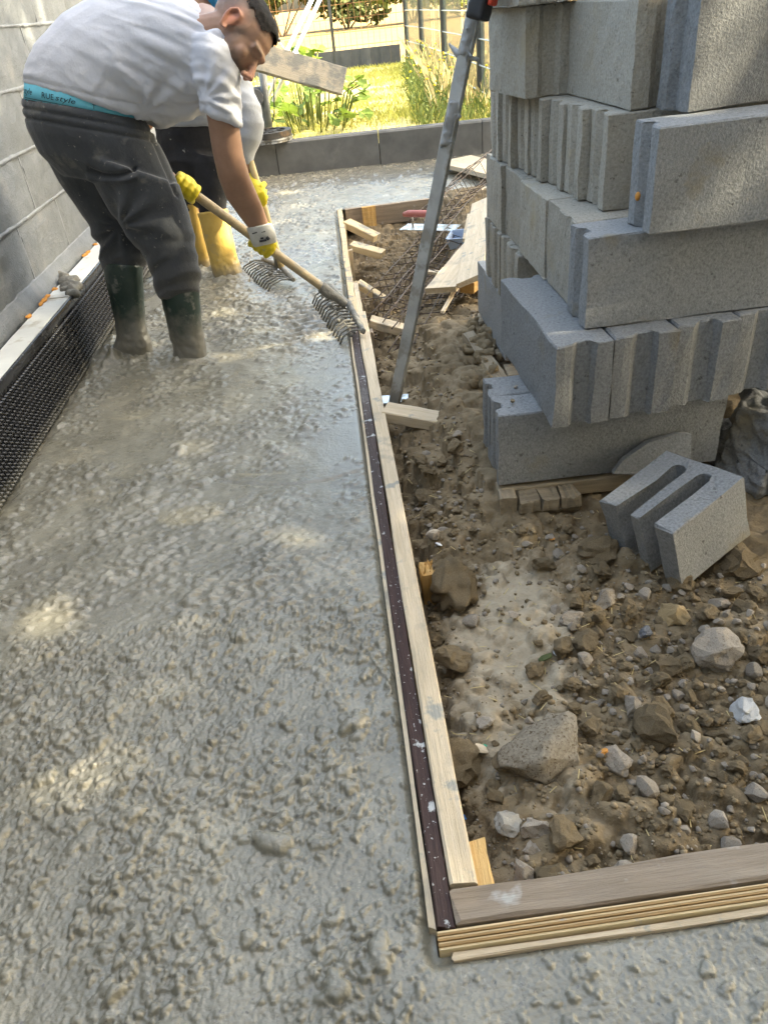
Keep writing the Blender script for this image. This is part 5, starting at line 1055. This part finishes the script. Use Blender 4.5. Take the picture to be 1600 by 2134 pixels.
for k in range(30):
    y = 7.4 + 6.5 * (k / 30) ** 1.2; x = .95 + .085 * (y - 7) + rng.uniform(-.2, .35); t = thing('wild_flower', 'yellow flowering weed in the tall grass along the privacy fence', 'weed', (x, y, ZG), group='yellow flowering weeds by the fence')
    for q in range(2):
        h = rng.uniform(.2, .45); e = np.array([rng.normal(0, .1), rng.normal(0, .1), h]); tube_obj([(0, 0, -.03), e * .5 + (.02, 0, 0), e], .004, 'stem', M['weed'], t, 4); g = G(); g.ell(e, [(.013, 0, 0), (0, .013, 0), (0, 0, .008)], 8, 5); g.obj('flower_head', M['flower'], t)
    link('leaves', leafmesh('leaves', rng.standard_normal((26, 3)) * (.05, .05, .07) + (0, 0, .12), .05, .35, seed=k), M['weed'], t)
# ------------------------------------------------------------------ the tree whose crown shades the site
st_ = thing('shade_tree', 'broad leafy tree out beyond the block stack that dapples the light', 'tree', (7.4, .9, -.06)); SO = np.array([7.4, .9, -.06])
e1 = _n(np.cross([0, 0, 1], SUN)); e2 = np.cross(SUN, e1)
box = np.array([(x, y, z) for x in (-1.7, 2.6) for y in (-2.0, 6.55) for z in (0, 1.75)]); A1, A2 = box @ e1, box @ e2
n = 62000; rs = np.random.default_rng(12); s = rs.uniform(7.6, 11.4, n); a1 = rs.uniform(A1.min() - 1.6, np.array([-.3, 6.95, 0]) @ e1, n); a2 = rs.uniform(A2.min() - .9, A2.max() + .9, n)
a1 += .15 * fbm(a2 * 1.5, s * 1.2, 3, 3)
spots = [(P(690, 700, Z=0), .06, 1), (P(560, 690, Z=0), .07, 1), (P(660, 620, Z=0), .07, 1), (P(560, 640, Z=0), .06, 1), (P(480, 655, Z=0), .05, 1), (P(450, 745, Z=0), .06, 1), (P(340, 730, Z=0), .05, 1), (P(545, 735, Z=0), .05, 1), (P(690, 740, Z=0), .05, 1), (P(500, 590, Z=0), .05, 1), (P(690, 520, Z=0), .06, 1), (P(590, 400, Z=0), .08, 1), (P(640, 510, Z=0), .05, 1), (P(600, 430, Z=0), .06, 1),
 (P(428, 100, Y=2.66), .07, 1), (P(300, 10, Y=2.85), .05, 1), (P(450, 215, Y=2.66), .03, 1), (P(345, 215, Y=2.8), .03, 1), (P(1530, 35, Y=1.68), .13, 1), (P(1505, 170, Y=1.66), .06, 1), (P(1520, 430, Y=1.55), .05, 1), (P(1420, 400, Y=1.54), .03, 1), (P(118, 15, X=-1.19), .035, 1), (P(48, 120, X=-1.19), .025, 1), (P(8, 90, X=-1.19), .03, 1), (P(455, 480, Y=3.85), .05, 1), (P(410, 470, Y=4.0), .05, 1), (P(215, 640, X=-1.06), .06, 1), (P(560, 330, Z=.02), .12, 1), (P(850, 350, Z=.0), .1, 1), (P(850, 600, Z=0), .05, 1), (P(780, 560, Z=0), .05, 1), (P(545, 430, Y=3.75), .04, 1)]
keep = np.ones(n, bool)
for p, r, _ in spots: keep &= ((a1 - p @ e1) ** 2 + (a2 - p @ e2) ** 2) > (r * .5 + .022) ** 2
C = s[:, None] * SUN + a1[:, None] * e1 + a2[:, None] * e2; C = C[keep] - SO
link('crown', leafmesh('crown', C, .2, .65, seed=4), M['crown'], st_)
cc = np.array([.3, 2.4, .6]) + SUN * 9.5 - SO
g = G(); g.tube([(0, 0, -.2), (.1, 0, 2), (0, .1, 4.2), cc * .9], [.3, .24, .19, .1], 12)
for k in range(9): g.tube([(0, .1, 3.6 + .25 * k), cc + e1 * (k - 4) * .5, cc + e1 * (k - 4) * 1.0 + e2 * (k % 3 - 1) * 1.2], [.1, .06, .02], 7)
g.obj('trunk', M['bark'], st_, True)

# ------------------------------------------------------------------ the house behind the viewpoint
M['render'] = mat('house_render', (.36, .34, .31), rough=.95, bump=.3, bscale=60)
hs_ = thing('house', 'rendered house wall behind the viewpoint, out of the picture', 'house', (3.0, -1.4, -.06))
g = G(); g.box((0, -.15, 2.9), (11.0, .3, 5.8)); g.obj('wall', M['render'], hs_)
for x in (-3, 0, 3):
    for z in (1.5, 4.2):
        g = G(); g.box((x, .02, z), (1.2, .06, 1.3)); w_ = g.obj('window', M['slate'], hs_)
        g = G(); g.box((x, .06, z - .68), (1.34, .12, .05)); q_ = g.obj('sill', M['kerb'], hs_); q_.parent = w_
g = G(); g.loft([[(-5.6, -2.2, 5.75), (-5.6, .35, 5.75), (-5.6, .35, 5.95), (-5.6, -2.2, 7.2)], [(5.6, -2.2, 5.75), (5.6, .35, 5.75), (5.6, .35, 5.95), (5.6, -2.2, 7.2)]]); g.obj('roof', M['iron'], hs_)
